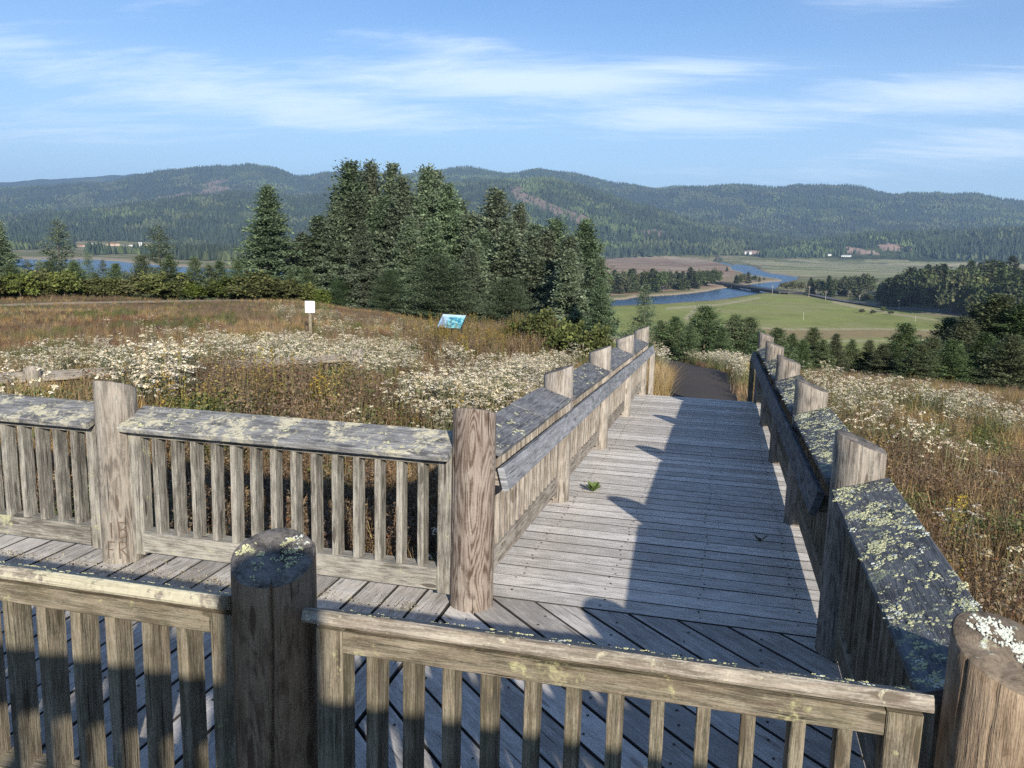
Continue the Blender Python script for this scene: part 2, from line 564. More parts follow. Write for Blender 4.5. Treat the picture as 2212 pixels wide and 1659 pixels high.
def simple(name, col, rough=0.8, spec=0.25, var=0.25, scale=8.0, metallic=0.0):
    m, t = mat(name)
    tc = t.n('ShaderNodeTexCoord')
    n = t.noise(tc.outputs['Object'], scale, 4.0, 0.6)
    c = t.mix(n, tuple(c * (1 - var) for c in col) + (1,), tuple(min(1, c * (1 + var)) for c in col) + (1,))
    principled(t, c, rough, spec, Metallic=metallic)
    return m


def leafy(name, lo, hi, trans=0.25, attr=True, hue=0.10):
    """foliage: per-twig colour from attribute Col, per-tree shift from the object's random"""
    m, t = mat(name)
    oi = t.n('ShaderNodeObjectInfo').outputs['Random']
    isl = t.n('ShaderNodeNewGeometry').outputs['Random Per Island']
    col = t.mix(isl, (*lo, 1), (*hi, 1))
    if attr:
        a = t.n('ShaderNodeAttribute', attribute_name='Col').outputs[0]
        col = t.mix(1.0, col, a, 'MULTIPLY')
    hs = t.n('ShaderNodeHueSaturation', {'Hue': t.m('MULTIPLY_ADD', oi, hue * .5, 0.5 - hue * .25), 'Saturation': t.m('MULTIPLY_ADD', oi, 0.3, 0.85),
                                         'Value': t.m('MULTIPLY_ADD', t.m('FRACT', t.m('MULTIPLY', oi, 5.3)), 0.5, 0.75), 'Color': col}).outputs[0]
    d = t.n('ShaderNodeBsdfPrincipled', {'Base Color': hs, 'Roughness': 0.75, 'Specular IOR Level': 0.15})
    tr = t.n('ShaderNodeBsdfTranslucent', {0: hs})
    mx = t.n('ShaderNodeMixShader', {0: trans, 1: d.outputs[0], 2: tr.outputs[0]})
    t.n('ShaderNodeOutputMaterial', {0: mx.outputs[0]})
    return m


GREY_D, GREY_L = (0.095, 0.088, 0.075), (0.38, 0.36, 0.315)
W_CAPD = wood('blue_black_cap_wood', (0.07, 0.072, 0.078), (0.26, 0.26, 0.265), lichen=0.20, lup=0.4, bands=.25, lscale=22, lcol=(.55, .53, .42))
W_CAP = wood('weathered_cap_wood', (0.085, 0.085, 0.088), (0.36, 0.355, 0.345), lichen=0.52, lup=0.5, bands=.3, lcol=(0.66, 0.61, 0.44), lscale=11)
W_CAPG = wood('tan_grey_cap_wood', (0.15, 0.125, 0.095), (0.50, 0.45, 0.37), lichen=0.36, lup=0.7, bands=.5, lcol=(0.68, 0.63, 0.46), brown=.3, lscale=14)
W_CAPF = wood('pale_cap_wood', (0.13, 0.11, 0.085), (0.46, 0.42, 0.345), lichen=0.62, lup=0.75, bands=.4, lcol=(0.64, 0.595, 0.43), brown=.25, lscale=13)
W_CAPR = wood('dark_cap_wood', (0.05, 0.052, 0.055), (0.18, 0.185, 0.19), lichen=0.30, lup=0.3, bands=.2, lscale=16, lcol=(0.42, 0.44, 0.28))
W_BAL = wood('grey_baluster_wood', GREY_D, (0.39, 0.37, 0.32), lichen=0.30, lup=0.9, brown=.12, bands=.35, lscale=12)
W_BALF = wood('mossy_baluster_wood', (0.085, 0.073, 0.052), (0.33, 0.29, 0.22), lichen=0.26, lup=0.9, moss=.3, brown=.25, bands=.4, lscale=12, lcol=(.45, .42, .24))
W_RAMP = wood('ramp_rail_wood', (0.15, 0.128, 0.105), (0.46, 0.42, 0.365), lichen=0.2, lup=0.9, brown=.2, bands=.3)
W_HAND = wood('blue_grey_handrail_wood', (0.14, 0.145, 0.155), (0.38, 0.385, 0.40), bands=.25, lichen=.22, lup=.4, lscale=25, lcol=(.5, .5, .45))
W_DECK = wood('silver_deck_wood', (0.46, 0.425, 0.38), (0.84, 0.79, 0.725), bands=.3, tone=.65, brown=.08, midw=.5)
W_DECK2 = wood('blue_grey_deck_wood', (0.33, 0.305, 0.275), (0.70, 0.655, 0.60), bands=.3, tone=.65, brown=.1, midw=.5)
W_POST = wood('grey_post_wood', (0.11, 0.095, 0.078), (0.41, 0.375, 0.32), brown=.3, bands=.8, grain=1.8, midw=.45, streak=.7, lichen=.15, lup=.8)
W_POSTB = wood('brown_post_wood', (0.085, 0.058, 0.043), (0.44, 0.385, 0.33), brown=.45, bands=1.25, grain=2.4, midw=.4, streak=.6, browncol=(0.11, 0.066, 0.045))
W_POSTF = wood('dark_post_wood', (0.105, 0.066, 0.042), (0.42, 0.305, 0.20), brown=.5, bands=.9, grain=1.9, midw=.4, streak=.6, moss=.2)
W_POSTR = wood('amber_post_wood', (0.14, 0.095, 0.06), (0.42, 0.325, 0.225), brown=.3, bands=.8, grain=1.0, midw=.35, streak=.5)
E_TOP = end_grain('lichen_end_grain', (0.03, 0.026, 0.023), (0.22, 0.20, 0.18), 0.40, (0.40, 0.40, 0.20))
E_TOPR = end_grain('ringed_end_grain', (0.075, 0.058, 0.042), (0.22, 0.175, 0.13), 0.55, (0.52, 0.53, 0.30))
EDGE_DARK = simple('dark_board_edge', (.05, .047, .043), 1.0, .1, .4, 20)  # dark bevels and sides colour in the gap lines between planks
NAIL = simple('rusty_nail', (0.025, 0.02, 0.018), 0.6, 0.3)
DARKCUT = simple('dark_carving', (0.115, 0.083, 0.062), 0.9, 0.1, .4, 60)
LICH = simple('lichen_tuft', (0.46, 0.455, 0.27), 1.0, 0.05, .5, 25)
LICHW = simple('white_lichen', (0.55, 0.57, 0.50), 1.0, 0.05, .3, 60)

# ------------------------------------------------------------------ the railings
PR = 0.127          # post radius
A_, W_, SP, SL, Y0 = 2.393, 2.06, 2.513, 0.0471, 0.1224
YF = -2.26          # line of the near railing
T18 = R(18.5)


def deck_z(y):
    return -SL * max(0.0, y - Y0)


def make_post(parent, x, y, zb, zt, out, side, top, cracks=(), r=PR, origin=(0, 0, 0), knots=(), name='post'):
    """round timber; 'out' = outward direction the sawn top slopes to; cracks = (angle deg, half width, depth, from height)"""
    mb = MB()
    N, H = (170 if cracks else 72), 26
    ang = np.linspace(0, 2 * math.pi, N, endpoint=False)
    x0, y0, z0 = x - origin[0], y - origin[1], -origin[2]
    uo = (random.random() * 40, random.random() * 40)
    ph = random.random() * 6
    rows = []
    for h in range(H + 1):
        t = h / H
        row = []
        for a in ang:
            rr = r * (1 + 0.012 * math.sin(2 * a + ph) + 0.010 * math.sin(5 * a + ph * 2 + t * 1.5)) * (1.03 - 0.04 * t)
            ztop = zt - math.tan(R(20)) * rr * (math.cos(a) * out[0] + math.sin(a) * out[1])
            z = zb + (ztop - zb) * t
            for (ca, cw, cd, c0) in cracks:
                c = R(ca) + 0.05 * math.sin(z * 5 + ca)
                da = abs((a - c + math.pi) % (2 * math.pi) - math.pi)
                wdt = cw * smooth(c0, c0 + 0.35, z)
                if wdt > 0.002 and da < wdt:
                    rr *= 1 - cd * (1 - da / wdt)
            for (ka, kz, ks) in knots:
                dd = math.hypot(((a - R(ka) + math.pi) % (2 * math.pi) - math.pi) * r, z - kz) / ks
                if dd < 2.5:
                    rr *= 1 + 0.02 * math.exp(-dd * dd)
            row.append((x0 + rr * math.cos(a), y0 + rr * math.sin(a), z0 + z))
        rows.append(row)
    b = len(mb.v)
    for row in rows:
        mb.v.extend(row)
    for h in range(H):
        for i in range(N):
            j = (i + 1) % N
            mb.f.append((b + h * N + i, b + h * N + j, b + (h + 1) * N + j, b + (h + 1) * N + i))
            u0, u1 = rows[h][i][2], rows[h + 1][i][2]
            v0, v1 = r * 2 * math.pi * i / N, r * 2 * math.pi * (i + 1) / N
            mb.uv.extend([(uo[0] + u0, uo[1] + v0), (uo[0] + u0, uo[1] + v1), (uo[0] + u1, uo[1] + v1), (uo[0] + u1, uo[1] + v0)])
            mb.mi.append(0)
    # the sawn top as rings towards the centre, its rim a little worn
    prev = list(range(b + H * N, b + (H + 1) * N))
    cz = zt + z0
    for k, s in enumerate((0.95, 0.6, 0.25)):
        nb = len(mb.v)
        for i, a in enumerate(ang):
            p = rows[H][i]
            q = (x0 + (p[0] - x0) * s, y0 + (p[1] - y0) * s)
            zz = cz - math.tan(R(20)) * ((q[0] - x0) * out[0] + (q[1] - y0) * out[1]) + (0.006 if k == 0 else 0.006 + 0.004 * math.sin(7 * a))
            mb.v.append((q[0], q[1], zz))
        for i in range(N):
            j = (i + 1) % N
            f = (prev[i], prev[j], nb + j, nb + i)
            mb.f.append(f)
            mb.uv.extend([(mb.v[v][0] - x0 + .013, mb.v[v][1] - y0 + .009) for v in f])
            mb.mi.append(1)
        prev = list(range(nb, nb + N))
    mb.f.append(tuple(prev))
    mb.uv.extend([(mb.v[v][0] - x0 + .013, mb.v[v][1] - y0 + .009) for v in prev])
    mb.mi.append(1)
    return mb.build(name, [side, top], parent, smooth_=True)


def lichen_tufts(parent, samples, mats, name='lichen'):
    """small lumpy rosettes; samples = (point, normal, size, mat)"""
    mb = MB()
    for (p, nrm, s, mi) in samples:
        p = np.array(p)
        nrm = np.array(nrm)
        t1 = np.cross(nrm, (0.3, 0.9, 0.1))
        t1 /= np.linalg.norm(t1)
        t2 = np.cross(nrm, t1)
        k = random.randint(4, 9)
        for j in range(k):                                   # each rosette is a heap of small crusty lobes
            a = random.random() * 6.28
            o = p + (t1 * math.cos(a) + t2 * math.sin(a)) * s * random.random() ** .7
            rr = s * random.uniform(.18, .42)
            n = 7
            ph = random.random() * 6
            hgt = random.uniform(.2, .55)
            r1, r2 = [], []
            for q in range(n):
                d_ = t1 * math.cos(ph + q * 6.283 / n) + t2 * math.sin(ph + q * 6.283 / n)
                jj = random.uniform(.55, 1.25)
                r1.append(o + d_ * rr * jj - nrm * .001)
                r2.append(o + d_ * rr * jj * .62 + nrm * rr * hgt * random.uniform(.6, 1.1))
            apex = o + nrm * rr * hgt * random.uniform(.5, 1.1)
            for q in range(n):
                q2 = (q + 1) % n
                mb.poly([r1[q], r1[q2], r2[q2], r2[q]], None, mi)
                mb.poly([r2[q], r2[q2], apex], None, mi)
    o = mb.build(name, mats, parent)
    o['kind'] = 'stuff'
    return o


BAL_ME = {}


def baluster_mesh(matl, L, slope=0.0, vi=0):
    key = (matl.name, round(L, 3), vi)
    if key not in BAL_ME:
        mb = MB()
        mb.board((0, 0, 0), (0, 0, L), (1, 0, 0), 0.089, 0.038, .003, 6, jit=.05)
        o = mb.build('baluster', matl)
        BAL_ME[key] = o.data
        bpy.data.objects.remove(o)
    return BAL_ME[key]


def rail_bay(parent, A, B, zA, zB, n_in, nb, mats, cap_mat, origin, tilt=T18, tuft=0, tuft_size=.012, capz=0.94, split=None, brz=0.142):
    """cap plank, top rail, bottom rail, two stiles and nb balusters between two posts; n_in = horizontal unit vector to the deck"""
    A = np.array(A, float)
    B = np.array(B, float)
    d = B - A
    L = np.linalg.norm(d)
    d /= L
    org = np.array(origin, float)
    n = np.array([n_in[0], n_in[1], 0.0])

    def P(s, z, off=0.0):
        q = A + d * s
        return np.array([q[0], q[1], zA + (zB - zA) * s / L + z]) + n * off - org
    up = n * math.sin(tilt) + np.array([0, 0, math.cos(tilt)])
    r = PR - 0.012
    mb = MB()
    cuts = [r, L - r] if split is None else [r, split, L - r]
    for i in range(len(cuts) - 1):
        g = 0.0 if i == 0 else 0.004
        lift = 0.0 if i == 0 else 0.006
        mb.board(P(cuts[i] + g, capz + lift), P(cuts[i + 1], capz + lift), up, 0.285, 0.042, .007, 14, jit=.012)
    cap = mb.build('cap', cap_mat, parent)
    if tuft:
        sd = np.cross(np.append(d, 0), up)
        sm = []
        cl = [(random.uniform(r, L - r), random.uniform(-.13, .13), random.uniform(.02, .12)) for _ in range(16)]
        for _ in range(tuft):
            if random.random() < .72:
                c = random.choice(cl)
                s, w = random.gauss(c[0], c[2] * 1.3), random.gauss(c[1], c[2] * .6)
            else:
                s, w = random.uniform(r, L - r), random.uniform(-.14, .14)
            if s < r + .02 or s > L - r - .02 or abs(w) > .136:
                continue
            p = P(s, capz) + up * 0.0205 + sd * w
            sm.append((p, up, tuft_size * (random.uniform(.3, .9) if random.random() < .75 else random.uniform(1.1, 2.1)), 0 if random.random() < .85 else 1))
        lichen_tufts(cap, sm, [LICH, LICHW])
    mb = MB()
    mb.board(P(r + .09, 0.868), P(L - r - .09, 0.868), (0, 0, 1), 0.092, 0.07, .004, 8, jit=.015)
    mb.build('top_rail', mats, parent)
    mb = MB()
    mb.board(P(r + .085, brz), P(L - r - .085, brz), n, 0.135, 0.115, .005, 10, jit=.02)
    mb.build('bottom_rail', mats, parent)
    for s in (r + .043, L - r - .043):
        mb = MB()
        mb.board(P(s, 0.055), P(s, 0.905), n, 0.088, 0.095, .004, 6, jit=.015)
        mb.build('stile', mats, parent)
    span0, span1 = r + .088, L - r - .088
    for i in range(nb):
        s = span0 + (span1 - span0) * (i + 0.75) / (nb + 0.5)
        me = baluster_mesh(mats, 0.645, 0, i % 4)
        o = bpy.data.objects.new('baluster', me)
        C.objects.link(o)
        o.parent = parent
        o.location = Vector(P(s, 0.192))
        o.rotation_euler = (random.uniform(-.006, .006), random.uniform(-.006, .006), math.atan2(d[1], d[0]) + random.uniform(-.04, .04))
    return P


def ground_foot(x, y):
    return height1(x, y) - 0.3


H0 = 1.15
# far-left railing of the platform
o0 = (-A_, 0, 0)
left_rail = empty('railing', o0, 'grey lichen flecked railing across the far side of the platform, one post carved with letters', 'railing')
p_l1 = make_post(left_rail, 0, 0, -.9, H0, (0, 1), W_POSTB, E_TOP, origin=o0, knots=((-80, .42, .04), (-50, .52, .03)), cracks=((-140, .05, .05, .2),))
p_l1['label'] = 'brown corner post with bold swirling grain'
p_l0 = make_post(left_rail, -A_, 0, -.9, H0, (0, 1), W_POST, E_TOP, origin=o0, cracks=((-40, .05, .06, .9),))
p_l0['label'] = 'grey post with letters carved near its foot'
make_post(left_rail, -2 * A_, 0, -.9, H0, (0, 1), W_POST, E_TOP, origin=o0)
rail_bay(left_rail, (-A_, 0), (0, 0), 0, 0, (0, -1), 14, W_BAL, W_CAP, o0, tuft=220, tuft_size=.009)
rail_bay(left_rail, (-2 * A_, 0), (-A_, 0), 0, 0, (0, -1), 14, W_BAL, W_CAP, o0, tuft=220, tuft_size=.009)


def carve(post, cx, cy, r, rows, origin):
    """letters cut into the post, drawn as thin dark strokes just proud of the timber"""
    G = {'I': [((.5, 0), (.5, 1))], 'T': [((.5, 0), (.5, 1)), ((.05, 1), (.95, 1))],
         'B': [((.1, 0), (.1, 1)), ((.1, 1), (.7, .95)), ((.7, .95), (.85, .76)), ((.85, .76), (.6, .53)), ((.6, .53), (.15, .5)),
               ((.6, .53), (.92, .3)), ((.92, .3), (.75, .05)), ((.75, .05), (.1, 0))],
         'R': [((.1, 0), (.1, 1)), ((.1, 1), (.75, .93)), ((.75, .93), (.82, .68)), ((.82, .68), (.1, .5)), ((.35, .5), (.95, 0))],
         'F': [((.15, 0), (.15, 1)), ((.15, 1), (.9, 1)), ((.15, .55), (.7, .55))]}
    for (txt, z0, h, a0, wdt) in rows:
        for i, c in enumerate(txt):
            mb = MB()
            for (p, q) in G[c]:
                k = 4
                pts = []
                for s in range(k + 1):
                    u = p[0] + (q[0] - p[0]) * s / k
                    v = p[1] + (q[1] - p[1]) * s / k
                    pts.append((a0 + (i * 1.25 + u) * wdt / r, z0 + v * h))
                for s in range(k):
                    (a1, z1), (a2, z2) = pts[s], pts[s + 1]
                    da, dz = (a2 - a1) * r, z2 - z1
                    ln = math.hypot(da, dz) or 1
                    hx, hz = -dz / ln * .0036, da / ln * .0036
                    quad = []
                    for (a, z, sg) in ((a1, z1, 1), (a2, z2, 1), (a2, z2, -1), (a1, z1, -1)):
                        aa = a + sg * hx / r
                        quad.append((cx - origin[0] + (r + .002) * math.cos(aa), cy - origin[1] + (r + .002) * math.sin(aa), z + sg * hz))
                    mb.poly(quad[::-1])
            mb.build('carved_letter', DARKCUT, post)


carve(p_l0, -A_, 0, PR * 1.032, [('IB', .175, .105, R(-92), .055), ('FR', .035, .115, R(-96), .060)], o0)

# ramp railings, each with its handrail
capz_r = 0.94
def ramp_rail(x, n_in, name_lab, cap_mat, bal_mat, tufts, first_post, splits):
    org = (x, 0, 0)
    rt = empty('railing', org, name_lab, 'railing')
    for i in range(5):
        if i == 0 and not first_post:
            continue
        y = i * SP
        side = W_POST if x < 1 else W_POSTR
        crs = [(-70, .035, .12, .3)] if x < 1 else [(-95, .03, .14, .4)]
        make_post(rt, x, y, -1.1, deck_z(y) + H0, (-n_in[0], 0), W_RAMP if x < 1 else W_POST, E_TOP, origin=org, cracks=crs)
    for i in range(4):
        rail_bay(rt, (x, i * SP), (x, (i + 1) * SP), deck_z(i * SP), deck_z((i + 1) * SP), n_in, 15, bal_mat, cap_mat[min(i, len(cap_mat) - 1)], org,
                 tuft=tufts[i], tuft_size=.011, split=splits[i], brz=.178)
    # handrail
    s = n_in[0]
    hx = 0.172 * s
    ya, yb = 0.02 if x < 1 else 0.12, 10.55
    mb = MB()
    nrm = (s * math.cos(R(16)), 0, math.sin(R(16)))
    cut = [ya, 3.65, 7.2, yb]
    for k in range(3):
        mb.board((hx, cut[k] + (.003 if k else 0), deck_z(cut[k]) + .765), (hx, cut[k + 1], deck_z(cut[k + 1]) + .765), nrm, 0.138, 0.04, .005, 10, jit=.02)
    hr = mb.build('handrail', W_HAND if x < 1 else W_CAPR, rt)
    for i in range(5):
        y = max(i * SP, ya + .06)
        mb = MB()
        zz = deck_z(y) + .755
        mb.board((0.02 * s if i == 0 else .1 * s, y, zz), (hx - .02 * s, y, zz), (0, 0, 1), 0.05, 0.085)
        mb.build('bracket', bal_mat, hr)
    mb = MB()
    mb.board((hx, 10.5, deck_z(10.5) - .45), (hx, 10.5, deck_z(10.5) + .70), (0, 1, 0), .085, .085, .004, 6, jit=.02)
    mb.build('handrail_post', bal_mat, rt)
    return rt


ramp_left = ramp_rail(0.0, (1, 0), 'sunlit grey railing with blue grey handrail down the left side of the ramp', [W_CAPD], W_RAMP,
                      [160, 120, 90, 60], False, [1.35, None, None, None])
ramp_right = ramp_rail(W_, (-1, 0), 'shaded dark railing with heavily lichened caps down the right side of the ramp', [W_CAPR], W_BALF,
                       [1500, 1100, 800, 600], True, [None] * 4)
# short side of the platform, from the ramp's first right post to the near corner post
of = (0.02, YF, 0)
side_rail = empty('railing', (W_, YF, 0), 'short railing beside the stout amber corner post, its cap crusted with yellow lichen', 'railing')
rail_bay(side_rail, (W_, YF), (W_, 0), 0, 0, (-1, 0), 13, W_BALF, W_CAPR, (W_, YF, 0), tuft=1700, tuft_size=.012)
p_fr = make_post(side_rail, W_ + .03, YF - .02, -.9, 1.125, (.55, -.83), W_POSTR, E_TOPR, origin=(W_, YF, 0), r=.140, knots=((-100, .75, .04),),
                 cracks=((-150, .03, .06, .6), (-118, .025, .05, .5), (-60, .03, .05, .6)))
front_rail = empty('railing', of, 'nearest railing, with pale lichened caps and a broad dark post', 'railing')
p_fl = make_post(front_rail, 0.02, YF, -.9, 1.125, (.30, -.95), W_POSTF, E_TOP, origin=of, r=.131, cracks=((-66, .045, .22, .15), (-120, .03, .05, .5)))
make_post(front_rail, 0.02 - A_, YF, -.9, 1.125, (0, -1), W_POSTF, E_TOP, origin=of)
rail_bay(front_rail, (0.07, YF), (W_ - .045, YF), .03, .03, (0, 1), 12, W_BALF, W_CAPG, of, R(25), tuft=90, tuft_size=.009, capz=.925)
rail_bay(front_rail, (0.02 - A_, YF), (0.02, YF), .03, .03, (0, 1), 14, W_BALF, W_CAPF, of, R(25), tuft=90, tuft_size=.009, capz=.925)
rail_bay(front_rail, (0.02 - 2 * A_, YF), (0.02 - A_, YF), .03, .03, (0, 1), 14, W_BALF, W_CAPF, of, R(25), capz=.925)
make_post(front_rail, 0.02 - 2 * A_, YF, -.9, 1.125, (0, -1), W_POSTF, E_TOP, origin=of)
# heaps of lichen on the two near post tops and along the near cap's high edge
def top_tufts(post, cx, cy, zt, out, n, spots, size):
    sm = []
    nrm = np.array([out[0] * math.sin(R(20)), out[1] * math.sin(R(20)), math.cos(R(20))])
    for _ in range(n):
        c = random.choice(spots)
        q = np.array([random.gauss(c[0], c[2]), random.gauss(c[1], c[2])])
        if np.hypot(*q) > .115:
            continue
        z = zt + .008 - math.tan(R(20)) * (q[0] * out[0] + q[1] * out[1])
        sm.append(((cx + q[0], cy + q[1], z), nrm, size * random.uniform(.4, 1.3), c[3]))
    lichen_tufts(post, sm, [LICH, LICHW])


top_tufts(p_fl, 0, 0, 1.125, (.30, -.95), 85, [(.04, .03, .022, 0), (.03, .06, .02, 0), (.065, -.01, .02, 0), (-.085, .0, .012, 0), (.05, .08, .014, 1), (-.02, -.05, .04, 0)], .010)
top_tufts(p_fr, .03, -.02, 1.125, (.55, -.83), 150, [(.0, .05, .03, 1), (.05, .0, .03, 1), (.07, -.03, .02, 0), (-.03, .07, .02, 1)], .012)
sm = []
for _ in range(240):
    s = random.uniform(-2.2, 2.0)
    if abs(s) < .15:
        continue
    sm.append(((s, .128 + random.uniform(-.01, .012), .03 + .925 - .128 * math.tan(R(25)) + .022), (0, .3, .95), .009 * random.uniform(.4, 1.3), 0))
lichen_tufts(front_rail, sm, [LICH, LICHW])

# unseen railing added behind the viewer to throw shade over the near railing
ob = (2.1, -6.1, 0)
shade_rail = empty('railing', ob, 'unseen weathered railing added behind the viewer for its shade', 'railing')
for k, xx in enumerate((-.36, 2.1, 4.56)):
    make_post(shade_rail, xx, -6.1, -.2, 2.885, (0, -1), W_POST, E_TOP, origin=ob, r=.16)  # middle post stands in for the viewer's own shadow on the near post
for k in range(2):
    x1 = -.36 + k * 2.46
    rail_bay(shade_rail, (x1, -6.1), (x1 + 2.46, -6.1), 1.46, 1.46, (0, -1), 14, W_BAL, W_CAP, ob)

# ------------------------------------------------------------------ decks (walking surfaces)
def clip(poly, a, b, c):
    """keep a*x+b*y<=c"""
    out = []
    for i in range(len(poly)):
        p, q = poly[i], poly[(i + 1) % len(poly)]
        dp, dq = a * p[0] + b * p[1] - c, a * q[0] + b * q[1] - c
        if dp <= 0:
            out.append(p)
        if dp * dq < 0:
            t = dp / (dp - dq)
            out.append((p[0] + (q[0] - p[0]) * t, p[1] + (q[1] - p[1]) * t))
    return out


def slab(mb, poly, zfun, th, axis, mi=0):
    """plank cut to a polygon; small bevelled top edge"""
    cx = sum(p[0] for p in poly) / len(poly)
    cy = sum(p[1] for p in poly) / len(poly)
    nn_ = len(poly)
    sgn = 1 if sum(poly[i][0] * poly[(i + 1) % nn_][1] - poly[(i + 1) % nn_][0] * poly[i][1] for i in range(nn_)) > 0 else -1
    inn = []
    for i in range(nn_):
        p0, p1, p2 = np.array(poly[i - 1]), np.array(poly[i]), np.array(poly[(i + 1) % nn_])
        e1, e2 = p1 - p0, p2 - p1
        n1 = np.array([-e1[1], e1[0]]) / (np.hypot(*e1) + 1e-9) * sgn
        n2 = np.array([-e2[1], e2[0]]) / (np.hypot(*e2) + 1e-9) * sgn
        k_ = max(.35, 1 + float(n1 @ n2))
        inn.append(tuple(p1 + (n1 + n2) / k_ * .0035))
    uo = (random.random() * 60, random.random() * 60)
    sdx = (-axis[1], axis[0])
    dz = random.uniform(-.0015, .0015)

    def uv(p):
        return (uo[0] + p[0] * axis[0] + p[1] * axis[1], uo[1] + p[0] * sdx[0] + p[1] * sdx[1])
    b = len(mb.v)
    n = len(poly)
    for p in inn:
        mb.v.append((p[0], p[1], zfun(p[1]) + dz))
    for p in poly:
        mb.v.append((p[0], p[1], zfun(p[1]) + dz - .006))
    for p in poly:
        mb.v.append((p[0], p[1], zfun(p[1]) - th))
    area = sum(poly[i][0] * poly[(i + 1) % n][1] - poly[(i + 1) % n][0] * poly[i][1] for i in range(n))
    idx = list(range(n)) if area > 0 else list(range(n))[::-1]
    mb.f.append(tuple(b + i for i in idx))
    mb.uv.extend([uv(poly[i]) for i in idx])
    mb.mi.append(mi)
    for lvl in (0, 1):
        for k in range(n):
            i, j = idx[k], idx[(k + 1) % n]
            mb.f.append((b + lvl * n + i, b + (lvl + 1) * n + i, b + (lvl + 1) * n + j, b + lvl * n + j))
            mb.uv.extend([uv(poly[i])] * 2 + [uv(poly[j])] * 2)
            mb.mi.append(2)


def nail(mb, x, y, z):
    r = random.uniform(.006, .0085)
    pts = [(x + r * math.cos(k * 1.0472), y + r * math.sin(k * 1.0472) * 1.2, z + .0035) for k in range(6)]
    mb.poly(pts, None, 1)


mb = MB()
y = Y0 + .012
k = 0
while y < 10.08:
    w = 0.196
    g = random.uniform(.005, .011)
    y1 = min(y + w, 10.1)
    e0, e1 = random.uniform(-.012, .012), random.uniform(-.012, .012)
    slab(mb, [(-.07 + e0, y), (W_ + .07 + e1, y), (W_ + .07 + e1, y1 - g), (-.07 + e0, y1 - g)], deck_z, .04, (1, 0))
    for xj in (.17, .745, 1.315, 1.88):
        for f in (.25, .75):
            nail(mb, xj + random.uniform(-.018, .018), y + (y1 - y) * f + random.uniform(-.02, .02), deck_z(y + .1))
    y = y1
    k += 1
# side beams under the planks
for xs in (-.03, W_ + .03, .7, 1.35):
    mb.board((xs, Y0 + .02, -.16), (xs, 10.05, deck_z(10.05) - .16), (1, 0, 0), .22, .06)
ramp_floor = mb.build('ramp_floor', [W_DECK, NAIL, EDGE_DARK])
tag(ramp_floor, 'silvery plank floor of the ramp running down to the path', 'floor', kind='structure')

mb = MB()
flat = lambda yy: -0.002
SEAM = -0.115
x = -5.4
while x < SEAM - .01:
    g = random.uniform(.008, .014)
    x1 = min(x + .196, SEAM)
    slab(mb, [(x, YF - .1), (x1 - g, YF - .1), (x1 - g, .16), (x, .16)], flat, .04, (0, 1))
    for yj in (-2.0, -1.35, -.75, -.2):
        for f in (.25, .75):
            nail(mb, x + .19 * f + random.uniform(-.02, .02), yj + random.uniform(-.02, .02), -.002)
    x = x1
s2 = math.sqrt(.5)
c = -5.0
while c < 2.2:
    g = random.uniform(.009, .015)
    a, b = c, c + .198 - g
    big = [(-6, 6), (6, -6)]
    # strip along (1,-1): a <= (x+y)*s2 <= b
    poly = [((a / s2) / 2 - 5, (a / s2) / 2 + 5), ((a / s2) / 2 + 5, (a / s2) / 2 - 5), ((b / s2) / 2 + 5, (b / s2) / 2 - 5), ((b / s2) / 2 - 5, (b / s2) / 2 + 5)]
    for h in ((-1, 0, -(SEAM + .005)), (1, 0, W_ + .1), (0, 1, Y0 + .004), (0, -1, -(YF - .1))):
        poly = clip(poly, *h)
        if len(poly) < 3:
            break
    if len(poly) >= 3:
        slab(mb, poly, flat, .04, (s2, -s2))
        for xj in (.05, .45, .85, 1.25, 1.65):
            for f in (.25, .75):
                cc = (a + (b - a) * f) / s2
                yy = cc - xj
                if YF < yy < Y0 - .03:
                    nail(mb, xj + random.uniform(-.015, .015), yy + random.uniform(-.015, .015), -.002)
    c += .198
for yy in (YF - .02, -1.1, .04):
    mb.board((-5.4, yy, -.17), (W_ + .05, yy, -.17), (0, 1, 0), .24, .06)
plat_floor = mb.build('platform_floor', [W_DECK2, NAIL, EDGE_DARK])
tag(plat_floor, 'blue grey plank floor of the platform, boards meeting in a mitre', 'floor', kind='structure')


# ------------------------------------------------------------------ ground, valley, hills
def at_z(px, py, z):
    d = ray(px, py)
    t = (z - CAM[2]) / d[2]
    return CAM + d * t


def hit(px, py, d0=60.0, d1=9500.0):
    """first point where the line of sight meets the terrain"""
    r = ray(px, py)
    h = math.hypot(r[0], r[1])
    ds = np.geomspace(d0, d1, 1500)
    X, Y, Z = CAM[0] + r[0] / h * ds, CAM[1] + r[1] / h * ds, CAM[2] + r[2] / h * ds
    T = np.maximum(height(X, Y), WATER_Z)
    w = np.nonzero(Z <= T)[0]
    i = int(w[0]) if len(w) else len(ds) - 1
    return np.array([X[i], Y[i], T[i]]), float(ds[i])


